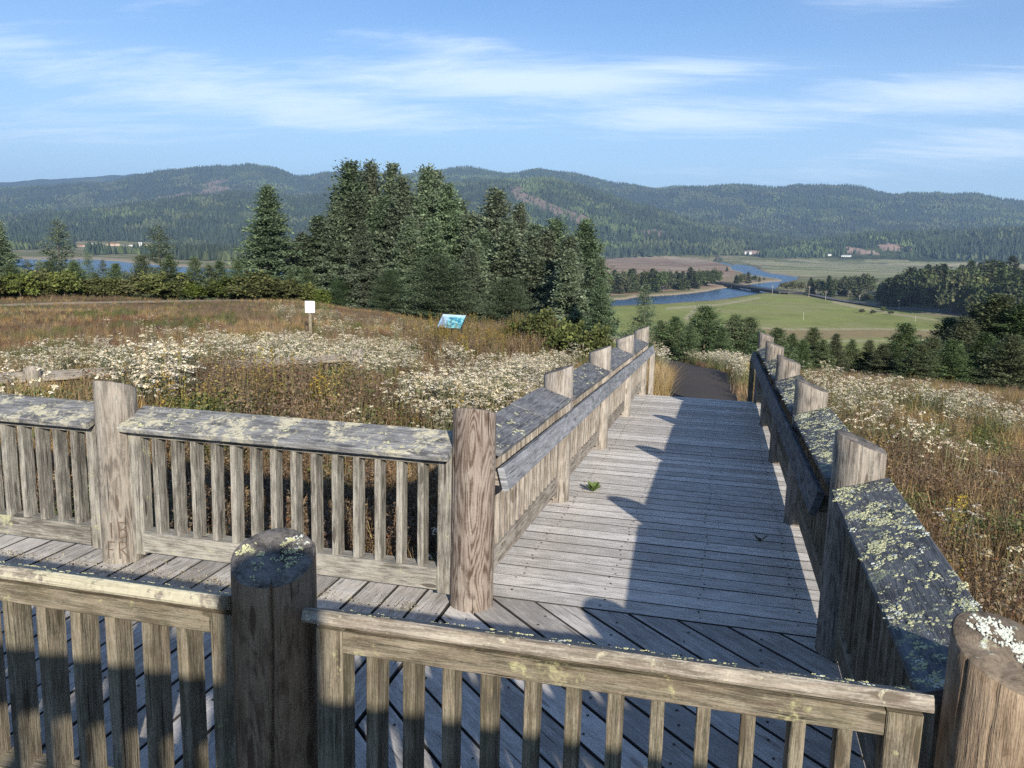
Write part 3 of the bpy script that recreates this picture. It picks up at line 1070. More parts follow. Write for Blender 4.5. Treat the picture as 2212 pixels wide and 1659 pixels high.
FIELD = [(1300, 664), (1436, 657), (1560, 650), (1640, 636), (1686, 634), (1745, 640), (1808, 652), (1913, 668), (1997, 680), (2052, 688), (2150, 700),
         (2212, 860), (1250, 860)]
STRIP = [(1250, 735), (1560, 705), (1720, 712), (1900, 712), (2060, 716), (2060, 730), (1900, 729), (1720, 733), (1560, 745), (1250, 770)]
MARSH = [(1300, 560), (1340, 556), (1425, 553), (1510, 558), (1560, 570), (1580, 578), (1592, 588), (1580, 596), (1560, 600), (1575, 615), (1540, 622), (1300, 640), (1290, 600)]
ISLE = [(1560, 600), (1592, 588), (1610, 594), (1660, 602), (1692, 605), (1660, 612), (1590, 620), (1550, 620)]
FARF = [(1600, 565), (1700, 562), (1990, 553), (2300, 556), (2300, 600), (1900, 600), (1740, 600), (1660, 588), (1640, 574)]
PINK = [[(1822, 531), (1850, 536), (1905, 546), (1880, 551), (1830, 548)], [(1893, 528), (1920, 526), (1950, 530), (1945, 541), (1908, 541)], [(1962, 534), (1980, 541), (1965, 545)],
        [(1600, 541), (1640, 541), (1655, 548), (1610, 551)]]
CUTS = [[(438, 398), (470, 388), (496, 386), (480, 398), (450, 408)], [(440, 408), (490, 402), (500, 408), (470, 420), (420, 424)], [(340, 425), (410, 415), (420, 424), (350, 432)],
        [(1098, 402), (1125, 398), (1130, 415), (1180, 436), (1240, 460), (1290, 478), (1262, 484), (1210, 472), (1160, 450), (1110, 430)],
        [(1370, 498), (1440, 500), (1432, 512), (1372, 508)], [(0, 470), (90, 462), (95, 470), (0, 482)], [(150, 455), (190, 452), (190, 458), (150, 462)]]
PATCHES_W = [([(835, 885), (870, 845), (1000, 795), (1100, 772), (1250, 765), (1215, 800), (1215, 880), (1100, 900), (960, 925)], 0.95),
             ([(272, 850), (300, 800), (340, 788), (400, 805), (385, 865), (350, 885), (290, 872)], 0.9),
             ([(340, 748), (440, 730), (640, 718), (770, 722), (905, 735), (910, 795), (820, 800), (640, 795), (340, 765)], 0.62),
             ([(-60, 745), (150, 735), (350, 740), (330, 775), (100, 800), (-60, 800)], 0.45),
             ([(940, 735), (1020, 740), (1010, 775), (950, 780)], 0.6),
             ([(1225, 735), (1330, 715), (1380, 715), (1340, 755), (1240, 770)], 0.6),
             ([(1402, 712), (1480, 728), (1625, 765), (1625, 805), (1500, 792), (1420, 770)], 0.95),
             ([(1720, 785), (1800, 798), (1950, 815), (2250, 880), (2250, 925), (1950, 855), (1905, 950), (1840, 925), (1790, 880)], 0.36),
             ([(1930, 950), (2060, 920), (2190, 1000), (2160, 1080), (1990, 1010)], 0.15),
             ([(2000, 1120), (2250, 1150), (2250, 1450), (2100, 1330)], 0.05),
             ([(560, 640), (900, 690), (1000, 722), (760, 716), (640, 690)], 0.16),
             ([(300, 700), (470, 695), (480, 715), (300, 720)], 0.30)]


def blend(col, mask, c):
    m = np.asarray(mask, float)[:, None]
    return col * (1 - m) + np.array(c) * m


def terrain_colour(V):
    x, y, z = V[:, 0], V[:, 1], V[:, 2]
    px, py, k = project(V)
    d = np.hypot(x - CAM[0], y - CAM[1])
    az = np.degrees(np.arctan2(x - CAM[0], y - CAM[1]))
    rr = np.interp(az, AZ_T, R_T)
    n1, n2, n3 = fbm(x * .12, y * .12, 51), fbm(x * .5, y * .5, 52), fbm(x * .06, y * .2, 53)
    col = np.tile(np.array([0.165, 0.118, 0.066]), (len(V), 1))
    col = blend(col, smooth(.5, .62, n1) * .8, (.20, .15, .08))
    col = blend(col, smooth(.54, .66, n3) * .8, (.085, .038, .026))
    col = blend(col, smooth(.52, .7, n2) * .6, (.085, .08, .03))
    col = blend(col, smooth(0, 8, d - rr), (.05, .062, .024))
    v = (d > 280) & (k > 0)
    nv = fbm(x * .01, y * .03, 61)
    nw = fbm(x * .05, y * .05, 62)
    val = np.tile(np.array([0.15, 0.15, 0.062]), (len(V), 1))
    val = blend(val, smooth(.45, .6, nv), (.24, .21, .12))
    m = v & inside(FIELD, px, py)
    f = np.tile(np.array([0.225, 0.242, 0.07]), (len(V), 1)) * (0.75 + .5 * nw[:, None])
    f = blend(f, smooth(.5, .65, fbm(x * .02, y * .02, 65)) * .6, (.27, .255, .11))
    val = np.where(m[:, None], f, val)
    m = v & inside(STRIP, px, py)
    val = blend(val, m * .85, (.27, .20, .10))
    for q in ([(1474, 690), (1488, 690), (1512, 662), (1503, 661)], [(1440, 664), (1560, 655), (1640, 641), (1640, 645), (1560, 660), (1440, 669)], [(1560, 704), (1720, 710), (1900, 709), (2060, 713), (2060, 716), (1900, 712), (1720, 713.5), (1560, 708)],
              [(1600, 733), (1800, 735), (2000, 733), (2000, 736), (1800, 738), (1600, 736)], [(1800, 650), (1913, 672), (2050, 694), (2050, 697), (1900, 676), (1795, 654)]):
        val = blend(val, (v & inside(q, px, py)) * .75, (.38, .33, .20))
    m = v & inside(MARSH, px, py)
    mm = blend(np.tile(np.array([0.25, 0.155, 0.10]), (len(V), 1)), smooth(.45, .56, fbm(x * .012, y * .035, 66)), (.33, .26, .175))
    val = np.where(m[:, None], mm, val)
    m = v & inside(ISLE, px, py)
    val = blend(val, m * .8, (.27, .20, .12))
    m = v & inside(FARF, px, py)
    mm = blend(np.tile(np.array([0.24, 0.245, 0.115]), (len(V), 1)), smooth(.42, .6, fbm(x * .004, y * .02, 67)), (.34, .30, .18))
    mm = blend(mm, smooth(.58, .66, fbm(x * .006, y * .025, 68)) * .8, (.10, .11, .05))
    val = np.where(m[:, None], mm, val)
    col = np.where(((d > 280) & (z < -25))[:, None], val, col)
    hill = smooth(1750, 2300, d) * smooth(-27, -16, z)
    hn = fbm(x / 160, y / 160, 71)
    hc = blend(np.tile(np.array([0.030, 0.045, 0.022]), (len(V), 1)), smooth(.5, .66, hn), (.075, .095, .035))
    col = col * (1 - hill[:, None]) + hc * hill[:, None]
    for p in CUTS:
        col = blend(col, (d > 1500) & inside(p, px + (fbm(x / 90, y / 90, 72) - .5) * 22, py + (fbm(x / 90, y / 90, 73) - .5) * 14) & (k > 0), (.20, .15, .115))
    for p in PINK:
        col = blend(col, (d > 1500) & inside(p, px, py) & (k > 0), (.36, .25, .19))
    return col


def near_poly(px, py, poly, w):
    best = np.full(px.shape, 1e9)
    n = len(poly)
    for i in range(n):
        ax, ay = poly[i]
        bx, by = poly[(i + 1) % n]
        dx, dy = bx - ax, by - ay
        t = np.clip(((px - ax) * dx + (py - ay) * dy) / (dx * dx + dy * dy + 1e-9), 0, 1)
        best = np.minimum(best, np.hypot(px - ax - t * dx, (py - ay - t * dy)))
    return best < w


def build_terrain():
    azs = np.concatenate([np.arange(-180, -56, 4.0), np.arange(-56, 26, 0.13), np.arange(26, 180, 4.0)])
    n = len(azs)
    a = np.radians(azs)
    radii = np.concatenate([[0.05], np.arange(0.8, 50, 0.28), np.geomspace(50, 300, 90)[1:], np.geomspace(300, 1700, 260)[1:]])
    far = np.concatenate([[1700.0], np.geomspace(1700, 9900, 190)[1:]])
    for name, rad, m_ in (('ground', radii, 0), ('hills', far, 1)):
        Rr, Aa = np.meshgrid(rad, a, indexing='ij')
        X, Y = CAM[0] + Rr * np.sin(Aa), CAM[1] + Rr * np.cos(Aa)
        Z = height(X.ravel(), Y.ravel())
        V = np.stack([X.ravel(), Y.ravel(), Z], 1)
        # channels and the bay are cut into the flat
        flat_ = V.copy()
        flat_[:, 2] = np.where(V[:, 2] < -25, -39.5, V[:, 2])
        px, py, k = project(flat_)
        dd = Rr.ravel()
        low = (dd > 300) & (V[:, 2] < -25) & (k > 0)
        wet = low & (inside(RIVER, px, py) | inside(RIVER_FAR, px, py) | inside(BAY, px, py))
        col = terrain_colour(V)
        if name == 'ground':
            bank = low & ~wet & (near_poly(px, py, RIVER, 2.4) | near_poly(px, py, BAY, 4.0) | near_poly(px, py, RIVER_FAR, 1.2))
            col = blend(col, bank * .9, (.33, .265, .185))
            V[:, 2] = np.where(bank, np.minimum(V[:, 2], -39.3), V[:, 2])
            lane = [(-60, 661), (120, 655), (300, 652), (520, 647), (640, 646)]
            tr = np.zeros(len(V), bool)
            for i in range(len(lane) - 1):
                tr |= (dd < 60) & (k > 0) & near_poly(px, py, [lane[i], lane[i + 1]], 1.6)
            p2x, p2y, _ = project(V)
            tr = np.zeros(len(V), bool)
            for i in range(len(lane) - 1):
                tr |= (dd < 50) & (k > 0) & near_poly(p2x, p2y, [lane[i], lane[i + 1]], 2.0)
            col = blend(col, tr * .8, (.36, .29, .20))
        V[:, 2] = np.where(wet, -42.0, V[:, 2])
        nr = len(rad)
        i, j = np.meshgrid(np.arange(nr - 1), np.arange(n), indexing='ij')
        j2 = (j + 1) % n
        q = np.stack([i * n + j, (i + 1) * n + j, (i + 1) * n + j2, i * n + j2], -1).reshape(-1, 4)[:, ::-1]
        me = fast_mesh(name, V, q, M_GROUND if m_ == 0 else M_HILL, col, True)
        tag(new_obj(name, me), kind='structure')


def ground_material(name, big):
    m, t = mat(name)
    a = t.n('ShaderNodeAttribute', attribute_name='Col').outputs[0]
    p = t.n('ShaderNodeTexCoord').outputs['Object']
    if not big:
        n1 = t.noise(p, 6.0, 6.0, 0.7)
        n2 = t.noise(p, 0.25, 4.0, 0.6)
        f = t.m('MULTIPLY', t.m('MULTIPLY_ADD', n1, 1.2, 0.4), t.m('MULTIPLY_ADD', n2, 0.6, 0.7))
        bump = t.n('ShaderNodeBump', {'Height': n1, 'Strength': 0.7, 'Distance': 0.08}).outputs[0]
    else:
        n1 = t.noise(p, 0.02, 6.0, 0.7)
        n2 = t.noise(p, 0.003, 4.0, 0.6)
        f = t.m('MULTIPLY', t.m('MULTIPLY_ADD', n1, 1.2, 0.4), t.m('MULTIPLY_ADD', n2, 0.6, 0.7))
        bump = t.n('ShaderNodeBump', {'Height': n1, 'Strength': 0.6, 'Distance': 20.0}).outputs[0]
    c = t.n('ShaderNodeVectorMath', {0: a, 1: t.n('ShaderNodeCombineXYZ', {0: f, 1: f, 2: f}).outputs[0]}, operation='MULTIPLY').outputs[0]
    principled(t, c, 0.95, 0.1, bump)
    return m


M_GROUND = ground_material('meadow_and_valley_ground', False)
M_HILL = ground_material('hill_ground', True)
build_terrain()

m, t = mat('tidal_water')
p = t.n('ShaderNodeTexCoord').outputs['Object']
wv = t.noise(t.mapv(p, (0.06, 0.16, 1)), 1.0, 5.0, 0.6)
bump = t.n('ShaderNodeBump', {'Height': wv, 'Strength': 0.7, 'Distance': 2.0}).outputs[0]
principled(t, (0.014, 0.050, 0.105, 1), 0.22, 0.4, bump)
mb = MB()
ang = [R(v) for v in np.linspace(-64, 34, 30)]
for i in range(29):
    pts = []
    for (a, r) in ((ang[i], 250), (ang[i], 2300), (ang[i + 1], 2300), (ang[i + 1], 250)):
        pts.append((CAM[0] + r * math.sin(a), CAM[1] + r * math.cos(a), WATER_Z))
    mb.poly(pts[::-1])
tag(mb.build('water', m), kind='structure')

# ------------------------------------------------------------------ asphalt path and valley road
m, t = mat('path_asphalt')
p = t.n('ShaderNodeTexCoord').outputs['Object']
n1 = t.noise(p, 60, 4, .7)
n2 = t.noise(p, 2.0, 4, .6)
c_ = t.mix(t.m('ADD', t.m('MULTIPLY', n1, .6), t.m('MULTIPLY', n2, .5)), (.035, .030, .028, 1), (.085, .072, .064, 1))
principled(t, c_, .9, .2, t.n('ShaderNodeBump', {'Height': n1, 'Strength': .5, 'Distance': .01}).outputs[0])
M_ASPH = m


def strip(name, pts, width, matl, lift, zf=None, sub=6, jag=0.0):
    P = [np.array(q, float) for q in pts]
    cen = []
    for i in range(len(P) - 1):
        for s in range(sub):
            cen.append(P[i] + (P[i + 1] - P[i]) * s / sub)
    cen.append(P[-1])
    V, Q = [], []
    K = 7
    for i, c in enumerate(cen):
        d = cen[min(i + 1, len(cen) - 1)] - cen[max(i - 1, 0)]
        d = d / np.linalg.norm(d)
        nrm = np.array([d[1], -d[0]])
        for k in range(K):
            o = (k / (K - 1) - .5) * (width + (random.uniform(-jag, jag) if k in (0, K - 1) else 0))
            q = c[:2] + nrm * o
            z = (zf(q[0], q[1]) if zf else height1(q[0], q[1])) + lift
            V.append((q[0], q[1], z))
    for i in range(len(cen) - 1):
        for k in range(K - 1):
            Q.append((i * K + k, i * K + k + 1, (i + 1) * K + k + 1, (i + 1) * K + k))
    me = fast_mesh(name, np.array(V), np.array(Q)[:, ::-1], matl, None, True)
    return tag(new_obj(name, me), kind='structure')


PATH = [(1.05, 10.1), (1.08, 12), (1.0, 14), (.80, 16.5), (.45, 19), (-.3, 22), (-1.6, 26)]
strip('path', PATH, 1.62, M_ASPH, .03, sub=8, jag=.10)
M_ROAD = simple('road_asphalt', (.12, .115, .12), .9, .2, .2, .2)
road_px = [(1686, 630), (1745, 634), (1808, 647), (1913, 663), (1997, 675.5), (2052, 684), (2110, 693), (2212, 708), (2330, 728)]
RP = [at_z(a, b, -37.6)[:2] for a, b in road_px]
strip('road', RP, 9.0, M_ROAD, 0, zf=lambda a, b: max(-37.6, height1(a, b) + .3), sub=6)

# ------------------------------------------------------------------ bridge
B0, B1 = at_z(1548, 609.5, -36.6), at_z(1690, 630.5, -36.6)
M_CONC = simple('bridge_concrete', (.07, .068, .068), .9, .2, .3, .3)
bdir = (B1 - B0) / np.linalg.norm(B1 - B0)
br = empty('road_bridge', tuple(B0), 'low dark road bridge on two piers over the blue river', 'bridge')
Lb = float(np.linalg.norm(B1 - B0))
lb = lambda s, off, z: bdir * s + np.array([bdir[1], -bdir[0], 0]) * off + np.array([0, 0, z])
mb = MB()
mb.board(lb(-4, 0, 0), lb(Lb + 4, 0, 0), (0, 0, 1), 10.0, .8, .05, 8)
mb.build('deck', M_CONC, br)
for sgn in (-1, 1):
    mb = MB()
    mb.board(lb(-4, sgn * 4, -1.1), lb(Lb + 4, sgn * 4, -1.1), (0, 0, 1), 1.0, 1.4, .05, 8)
    mb.build('girder', M_CONC, br)
    mb = MB()
    mb.board(lb(-4, sgn * 4.7, 1.0), lb(Lb + 4, sgn * 4.7, 1.0), (0, 0, 1), .3, .35, .05, 8)
    for s in np.arange(0, Lb, 5):
        mb.board(lb(s, sgn * 4.7, .4), lb(s, sgn * 4.7, .84), (1, 0, 0), .25, .25, .02)
    mb.build('parapet', M_CONC, br)
for fr in (.34, .64):
    mb = MB()
    mb.board(lb(Lb * fr, -4, -3.0), lb(Lb * fr, 4, -3.0), (0, 0, 1), 2.2, 5.0, .2)
    mb.build('pier', M_CONC, br)

# ------------------------------------------------------------------ far houses
M_ROOF = simple('house_roof', (.16, .12, .10), .8, .2, .2, .5)
M_ROOFR = simple('rust_roof', (.33, .16, .09), .8, .2, .2, .5)
M_ROOFW = simple('pale_metal_roof', (.55, .55, .53), .6, .3, .1, .5)
M_DARKW = simple('dark_window', (.03, .035, .04), .2, .5)
HOUSES = [  # px, py of the foot, width px, height px, wall colour, roof, label
    (176, 533, 15, 4.5, (.50, .36, .27), M_ROOFR, 'tan long low house left of the white one on the far shore'),
    (201, 528, 14, 4.5, (.70, .68, .62), M_ROOF, 'white low house on the far shore, left of the long orange roofed building'),
    (245, 531, 24, 6.0, (.62, .47, .34), M_ROOFR, 'long tan building with an orange roof on the far shore'),
    (285, 532, 11, 5.0, (.72, .68, .60), M_ROOF, 'small cream house right of the long orange roofed building'),
    (270, 543, 10, 5.5, (.62, .54, .42), M_ROOF, 'cream house nearest the water on the far shore'),
    (303, 531, 12, 7.5, (.78, .77, .74), M_ROOFW, 'white steep gabled house on the far shore'),
    (318, 532, 14, 5.0, (.68, .62, .52), M_ROOF, 'cream house just right of the white gabled house'),
    (229, 547, 9, 4.5, (.58, .50, .36), M_ROOFR, 'small yellow tan shed below the orange roofed building'),
    (514, 556, 10, 3.0, (.72, .70, .66), M_ROOFW, 'pale low shed left of the lone spruce on the far shore'),
    (1616, 549, 14, 5.0, (.76, .74, .70), M_ROOFW, 'white farmhouse at the foot of the hills beyond the river bend'),
    (1642, 550, 16, 5.0, (.42, .28, .22), M_ROOFR, 'reddish barn beside the white farmhouse beyond the river bend'),
    (1791, 553, 8, 3.5, (.76, .75, .72), M_ROOFW, 'small white shed in the far fields, left of the long white barn'),
    (1828, 555, 18, 3.6, (.76, .75, .72), M_ROOFW, 'long white barn at the back of the far fields'),
    (1812, 632, 9, 4.0, (.62, .60, .56), M_ROOFW, 'small pale house among the dark trees beyond the road')]
for (px, py, wp, hp, wc, roof, lab) in HOUSES:
    q, dist = hit(px, py, 380)
    dep = float((q - CAM) @ FW)
    w, h = wp / FPX * dep, hp / FPX * dep
    wm = simple('house_wall', wc, .8, .2, .08, .3)
    rz = random.uniform(-.5, .3)
    hs = empty('house', tuple(q - np.array([0, 0, .6])), lab, 'house', 'scattered buildings in the valley', rz)
    dpt = max(6.0, w * .55)
    wh = h * .62
    mb = MB()
    mb.board((-w / 2, 0, wh / 2 + .3), (w / 2, 0, wh / 2 + .3), (0, 0, 1), dpt, wh + .6, .05)
    for sx in (-1, 1):
        xx = sx * (w / 2 - .06)
        mb.poly([(xx, -dpt / 2, wh + .55), (xx, dpt / 2, wh + .55), (xx, 0, h + .55)][::(1 if sx > 0 else -1)])
    mb.build('wall', wm, hs)
    mb = MB()
    for sy in (-1, 1):
        e = np.array([0, sy * dpt / 2 * 1.12, wh + .45])
        r_ = np.array([0, 0, h + .75])
        up = np.cross((1, 0, 0), (r_ - e) * (-sy))
        mid_ = (e + r_) / 2
        ln = np.linalg.norm(r_ - e)
        mb.board(mid_ + np.array([-w / 2 * 1.06, 0, 0]), mid_ + np.array([w / 2 * 1.06, 0, 0]), up * np.sign(up[2]), ln, .3, .03)
    mb.build('roof', roof, hs)
    for i in range(max(2, int(w / 5))):
        xx = -w / 2 + w * (i + .5) / max(2, int(w / 5))
        mb = MB()
        mb.board((xx - .6, -dpt / 2 - .04, wh * .55), (xx + .6, -dpt / 2 - .04, wh * .55), (0, 0, 1), .1, wh * .4, .01)
        mb.build('window', M_DARKW, hs)

# ------------------------------------------------------------------ utility poles and field posts
M_POLE = simple('pole_wood', (.34, .30, .26), .9, .1, .2, 3)
M_WPOST = simple('pale_post', (.62, .60, .54), .9, .1, .1, 3)
POLES = [(1668, 635, 616, 'utility pole at the near end of the bridge'), (1747, 641, 616, 'tall utility pole beside the olive thicket at the road bend'),
         (1783, 647, 627, 'utility pole in front of the dark trees left of the pale house'), (1856, 653, 636, 'utility pole beside the rounded olive bush on the road'),
         (1909, 656, 637, 'utility pole right of the rounded olive bush'), (1941, 671, 650, 'utility pole standing over the scrub at the field edge'),
         (2025, 682, 664, 'utility pole furthest right along the road')]
for (px, py, pt, lab) in POLES:
    q = at_z(px, py, -38.2)
    q[2] = height1(q[0], q[1])
    dep = float((q - CAM) @ FW)
    h = (py - pt) / FPX * dep
    po = empty('utility_pole', tuple(q), lab, 'utility pole', 'utility poles along the valley road')
    mb = MB()
    mb.prism([(.19 * math.cos(a), .19 * math.sin(a), 0) for a in np.linspace(0, 6.283, 9)[:-1]], (0, 0, -.5), (0, 0, 1), h + .5, 4, taper=(1, .65))
    mb.build('pole', M_POLE, po)
    for zc in (h - .5, h - 1.5):
        mb = MB()
        mb.board((-1.15, -.12, zc), (1.15, .12, zc), (0, 0, 1), .16, .16, .01)
        mb.build('crossarm', M_POLE, po)
for (px, py, pt, lab) in [(1735, 692, 675, 'pale post standing alone in the green field'), (1977, 697, 684, 'pale post at the right of the green field')]:
    q = at_z(px, py, -38.6)
    q[2] = height1(q[0], q[1])
    h = (py - pt) / FPX * float((q - CAM) @ FW)
    mb = MB()
    mb.prism([(.07 * math.cos(a), .07 * math.sin(a), 0) for a in np.linspace(0, 6.283, 9)[:-1]], (0, 0, -.4), (0, 0, 1), h + .4, 4, taper=(1, .8))
    tag(mb.build('field_post', M_WPOST, None, tuple(q)), lab, 'post')

# ------------------------------------------------------------------ trees
M_BARK = simple('bark', (.13, .105, .085), .95, .1, .4, 14)
M_SPRUCE = leafy('spruce_needles', (.118, .155, .092), (.200, .245, .150), .32, hue=.07)
M_JUV = leafy('young_spruce_needles', (.095, .135, .065), (.165, .21, .105), .28, hue=.08)
M_BUSH = leafy('bush_needles', (.060, .090, .048), (.120, .158, .082), .25, hue=.05)
M_DARKSP = leafy('dark_spruce_needles', (.060, .082, .042), (.150, .178, .085), .25)
M_OLIVE = leafy('olive_leaves', (.06, .075, .028), (.15, .155, .055), .25)
M_YELLOW = leafy('yellow_green_leaves', (.07, .098, .026), (.165, .18, .048), .28)
M_DULL = leafy('dull_tree_leaves', (.040, .055, .027), (.115, .13, .055), .22)


def kites(base, dirv, nrm, ln, wd):
    """leaf/twig quads: base, side, tip, side"""
    sd = np.cross(dirv, nrm)
    sd /= np.linalg.norm(sd, axis=1)[:, None] + 1e-9
    mid = base + dirv * (ln * .45)[:, None] - np.array([0, 0, 1]) * (ln * .02)[:, None]
    tip = base + dirv * ln[:, None]
    V = np.stack([base, mid + sd * wd[:, None], tip, mid - sd * wd[:, None]], 1).reshape(-1, 3)
    return V, np.arange(len(V)).reshape(-1, 4)


def unit(v):
    return v / (np.linalg.norm(v, axis=-1, keepdims=True) + 1e-9)


def conifer_crown(seed, nbr, twigs, rmax, prof, base, tl, droop, rise, gap=0.0, tw_w=.2, wob=.18):
    """crown of a conifer 1 m tall"""
    g = np.random.default_rng(seed)
    B, D, N, L, W, Cc = [], [], [], [], [], []
    az = g.random() * 6
    for i in range(nbr):
        u = (i + g.random() * .8) / nbr
        t = base + (1 - base) * u
        az += 2.39996 + g.normal(0, .35)
        lob = 1 + wob * math.sin(az * 2 + seed) * math.sin(t * 9 + seed) + g.normal(0, .19)
        if g.random() < gap * (1 - u):
            continue
        ln = max(.012, rmax * prof(u) * lob)
        el = rise[0] * (1 - u) + rise[1] * u + g.normal(0, .10)
        out = np.array([math.cos(az), math.sin(az), 0])
        k = max(4, int(twigs * (ln / rmax) ** .8))
        s = (g.random(k) ** .7)
        s = .12 + .88 * s
        pos = np.array([0, 0, t]) + out * (s * ln * math.cos(el))[:, None]
        pos[:, 2] += s * ln * math.sin(el) - droop * ln * s * s + droop * .35 * ln * s ** 4
        pos += g.normal(0, .012, (k, 3)) * (0.4 + s)[:, None] * np.array([1.5, 1.5, .55])
        pos += np.array([-out[1], out[0], 0]) * (g.normal(0, .16, k) * s * ln)[:, None]
        side = g.choice([-1, 1], k) * g.uniform(.25, 1.2, k)
        tang = np.array([-out[1], out[0], 0])
        dr = out * g.uniform(.5, 1.1, k)[:, None] + tang * side[:, None] + np.array([0, 0, 1.]) * (g.normal(-.15 + el * .6, .32, k))[:, None]
        nm = unit(np.array([0, 0, 1.]) + g.normal(0, .55, (k, 3)))
        l = tl * g.uniform(.55, 1.25, k) * (1.05 - .35 * u)
        B.append(pos)
        D.append(unit(dr))
        N.append(nm)
        L.append(l)
        W.append(l * g.uniform(.7, 1.3, k) * tw_w)
        br = g.uniform(.72, 1.25)
        Cc.append(np.repeat((br * g.uniform(.8, 1.2, k))[:, None], 4, 0).reshape(k * 4, 1) * np.array([1.0, 1.0, 1.0]))
    V, Q = kites(np.concatenate(B), np.concatenate(D), np.concatenate(N), np.concatenate(L), np.concatenate(W))
    return V, Q, np.concatenate(Cc)


def round_crown(seed, nl, leaves, tl, flat=1.0):
    """leaf crown of a broad tree 1 m tall: leafy sprays on many limbs of uneven reach"""
    g = np.random.default_rng(seed)
    B, D, N, L, W, Cc = [], [], [], [], [], []
    for i in range(nl):
        th = g.random() * 6.283
        ph = math.asin(g.uniform(-.55, 1))
        rr = g.uniform(.45, 1.0) * (1 + .18 * math.sin(3 * th + seed))
        c = np.array([math.cos(th) * math.cos(ph) * .42 * rr, math.sin(th) * math.cos(ph) * .42 * rr, .52 + .40 * rr * math.sin(ph) * flat])
        sz = g.uniform(.07, .16)
        k = leaves
        v = unit(g.normal(0, 1, (k, 3)))
        pos = c + v * (sz * g.random(k) ** .5)[:, None] * np.array([1, 1, .7])
        B.append(pos)
        D.append(unit(v + g.normal(0, .6, (k, 3))))
        N.append(unit(v + np.array([0, 0, .8]) + g.normal(0, .4, (k, 3))))
        l = tl * g.uniform(.6, 1.3, k)
        L.append(l)
        W.append(l * g.uniform(.3, .55, k))
        Cc.append(np.repeat((g.uniform(.7, 1.3) * g.uniform(.8, 1.2, k)), 4)[:, None] * np.ones(3))
    V, Q = kites(np.concatenate(B), np.concatenate(D), np.concatenate(N), np.concatenate(L), np.concatenate(W))
    return V, Q, np.concatenate(Cc)


def trunk_mesh(r, h=.97, lean=0.0, branches=0, seed=0):
    g = random.Random(seed)
    mb = MB()
    N, H = 8, 7
    for s in range(H + 1):
        t = s / H
        for i in range(N):
            a = 6.283 * i / N
            rr = r * (1 - .92 * t) * (1.5 if s == 0 else 1)
            mb.v.append((rr * math.cos(a) + .01 * math.sin(t * 5 + seed), rr * math.sin(a), -.04 + (h + .04) * t))
    for s in range(H):
        for i in range(N):
            j = (i + 1) % N
            mb.f.append((s * N + i, s * N + j, (s + 1) * N + j, (s + 1) * N + i))
            mb.uv.extend([(0, 0)] * 4)
            mb.mi.append(0)
    for b in range(branches):
        z = g.uniform(.12, .8)
        a = g.uniform(0, 6.28)
        ln = g.uniform(.1, .25) * (1.1 - z)
        d = np.array([math.cos(a), math.sin(a), g.uniform(-.1, .5)])
        mb.prism([(r * .14 * math.cos(q), r * .14 * math.sin(q) * .8, r * .14 * math.sin(q)) for q in (0, 1.57, 3.14, 4.71)], (0, 0, z), d / np.linalg.norm(d), ln, 2, taper=(1, .3))
    o = mb.build('trunk', M_BARK, None, None, True)
    me = o.data
    bpy.data.objects.remove(o)
    return me


pc = lambda p: (lambda u: (1 - u) ** p * .96 + .04)
pb = lambda u: (max(0, 1 - u * u) ** .72) * (0.72 + .28 * min(1, u * 4))      # fuller, rounder
PROTO = {}


def proto(key, crown, matl, trunk):
    V, Q, Cc = crown
    PROTO[key] = (fast_mesh('crown', V, Q, matl, Cc), trunk)


tk = [trunk_mesh(.016, branches=14, seed=i) for i in range(3)]
tkb = [trunk_mesh(.022, .8, branches=10, seed=9 + i) for i in range(2)]
for i in range(4):
    proto(('spruce', i), conifer_crown(100 + i, 230, 260, .310, pc(.88), .03, .029, .28, (-.02, .8), .07, .26, .25), M_SPRUCE, tk[i % 3])
for i in range(2):
    proto(('sparse', i), conifer_crown(130 + i, 130, 170, .33, pc(.8), .10, .030, .12, (-.05, .6), .34, .18, .4), M_SPRUCE, tk[i])
for i in range(3):
    proto(('bushy', i), conifer_crown(160 + i, 380, 190, .52, pb, .0, .034, .16, (.10, 1.0), .02, .17, .10), M_BUSH, tkb[i % 2])
for i in range(3):
    proto(('dark', i), conifer_crown(190 + i, 260, 200, .43, pc(.74), .0, .034, .20, (0, .8), .05, .20, .25), M_DARKSP, tkb[i % 2])
for i in range(3):
    proto(('small', i), conifer_crown(220 + i, 210, 120, .46, pc(.72), .0, .044, .16, (.1, .9), .05, .19, .2), M_JUV, tkb[i % 2])
for i in range(3):
    proto(('far', i), conifer_crown(250 + i, 130, 16, .27, pc(.70), .06, .13, .15, (0, .7), .1, .30, .3), M_DULL, tk[i])
for i in range(4):
    proto(('round', i), round_crown(280 + i, 46, 26, .085), M_DULL if i % 2 == 0 else M_OLIVE, tkb[i % 2])
for i in range(3):
    proto(('shrub', i), round_crown(310 + i, 60, 34, .075, 1.05), M_YELLOW if i < 2 else M_OLIVE, tkb[i % 2])
for i in range(2):
    proto(('dullround', i), round_crown(330 + i, 46, 30, .085), M_DULL, tkb[i % 2])
FIRST = {}


def tree(kind, i, loc, h, width, label, cat, group, name, rz=None):
    """width = scale of the crown's spread against the pattern"""
    key = (kind, i)
    if key not in FIRST:
        t_ = empty(name, (0, 0, 0), label, cat, group)
        cr, tr = PROTO[key]
        new_obj('trunk', tr, t_)
        new_obj('crown', cr, t_)
        FIRST[key] = t_
    else:
        t_ = copy_tree(FIRST[key])
        t_.name = name
        if 'group' in t_.keys():
            del t_['group']
        tag(t_, label, cat, group)
    t_.location = loc
    t_.rotation_euler = (0, 0, random.random() * 6.28 if rz is None else rz)
    t_.scale = (h * width, h * width, h)
    return t_


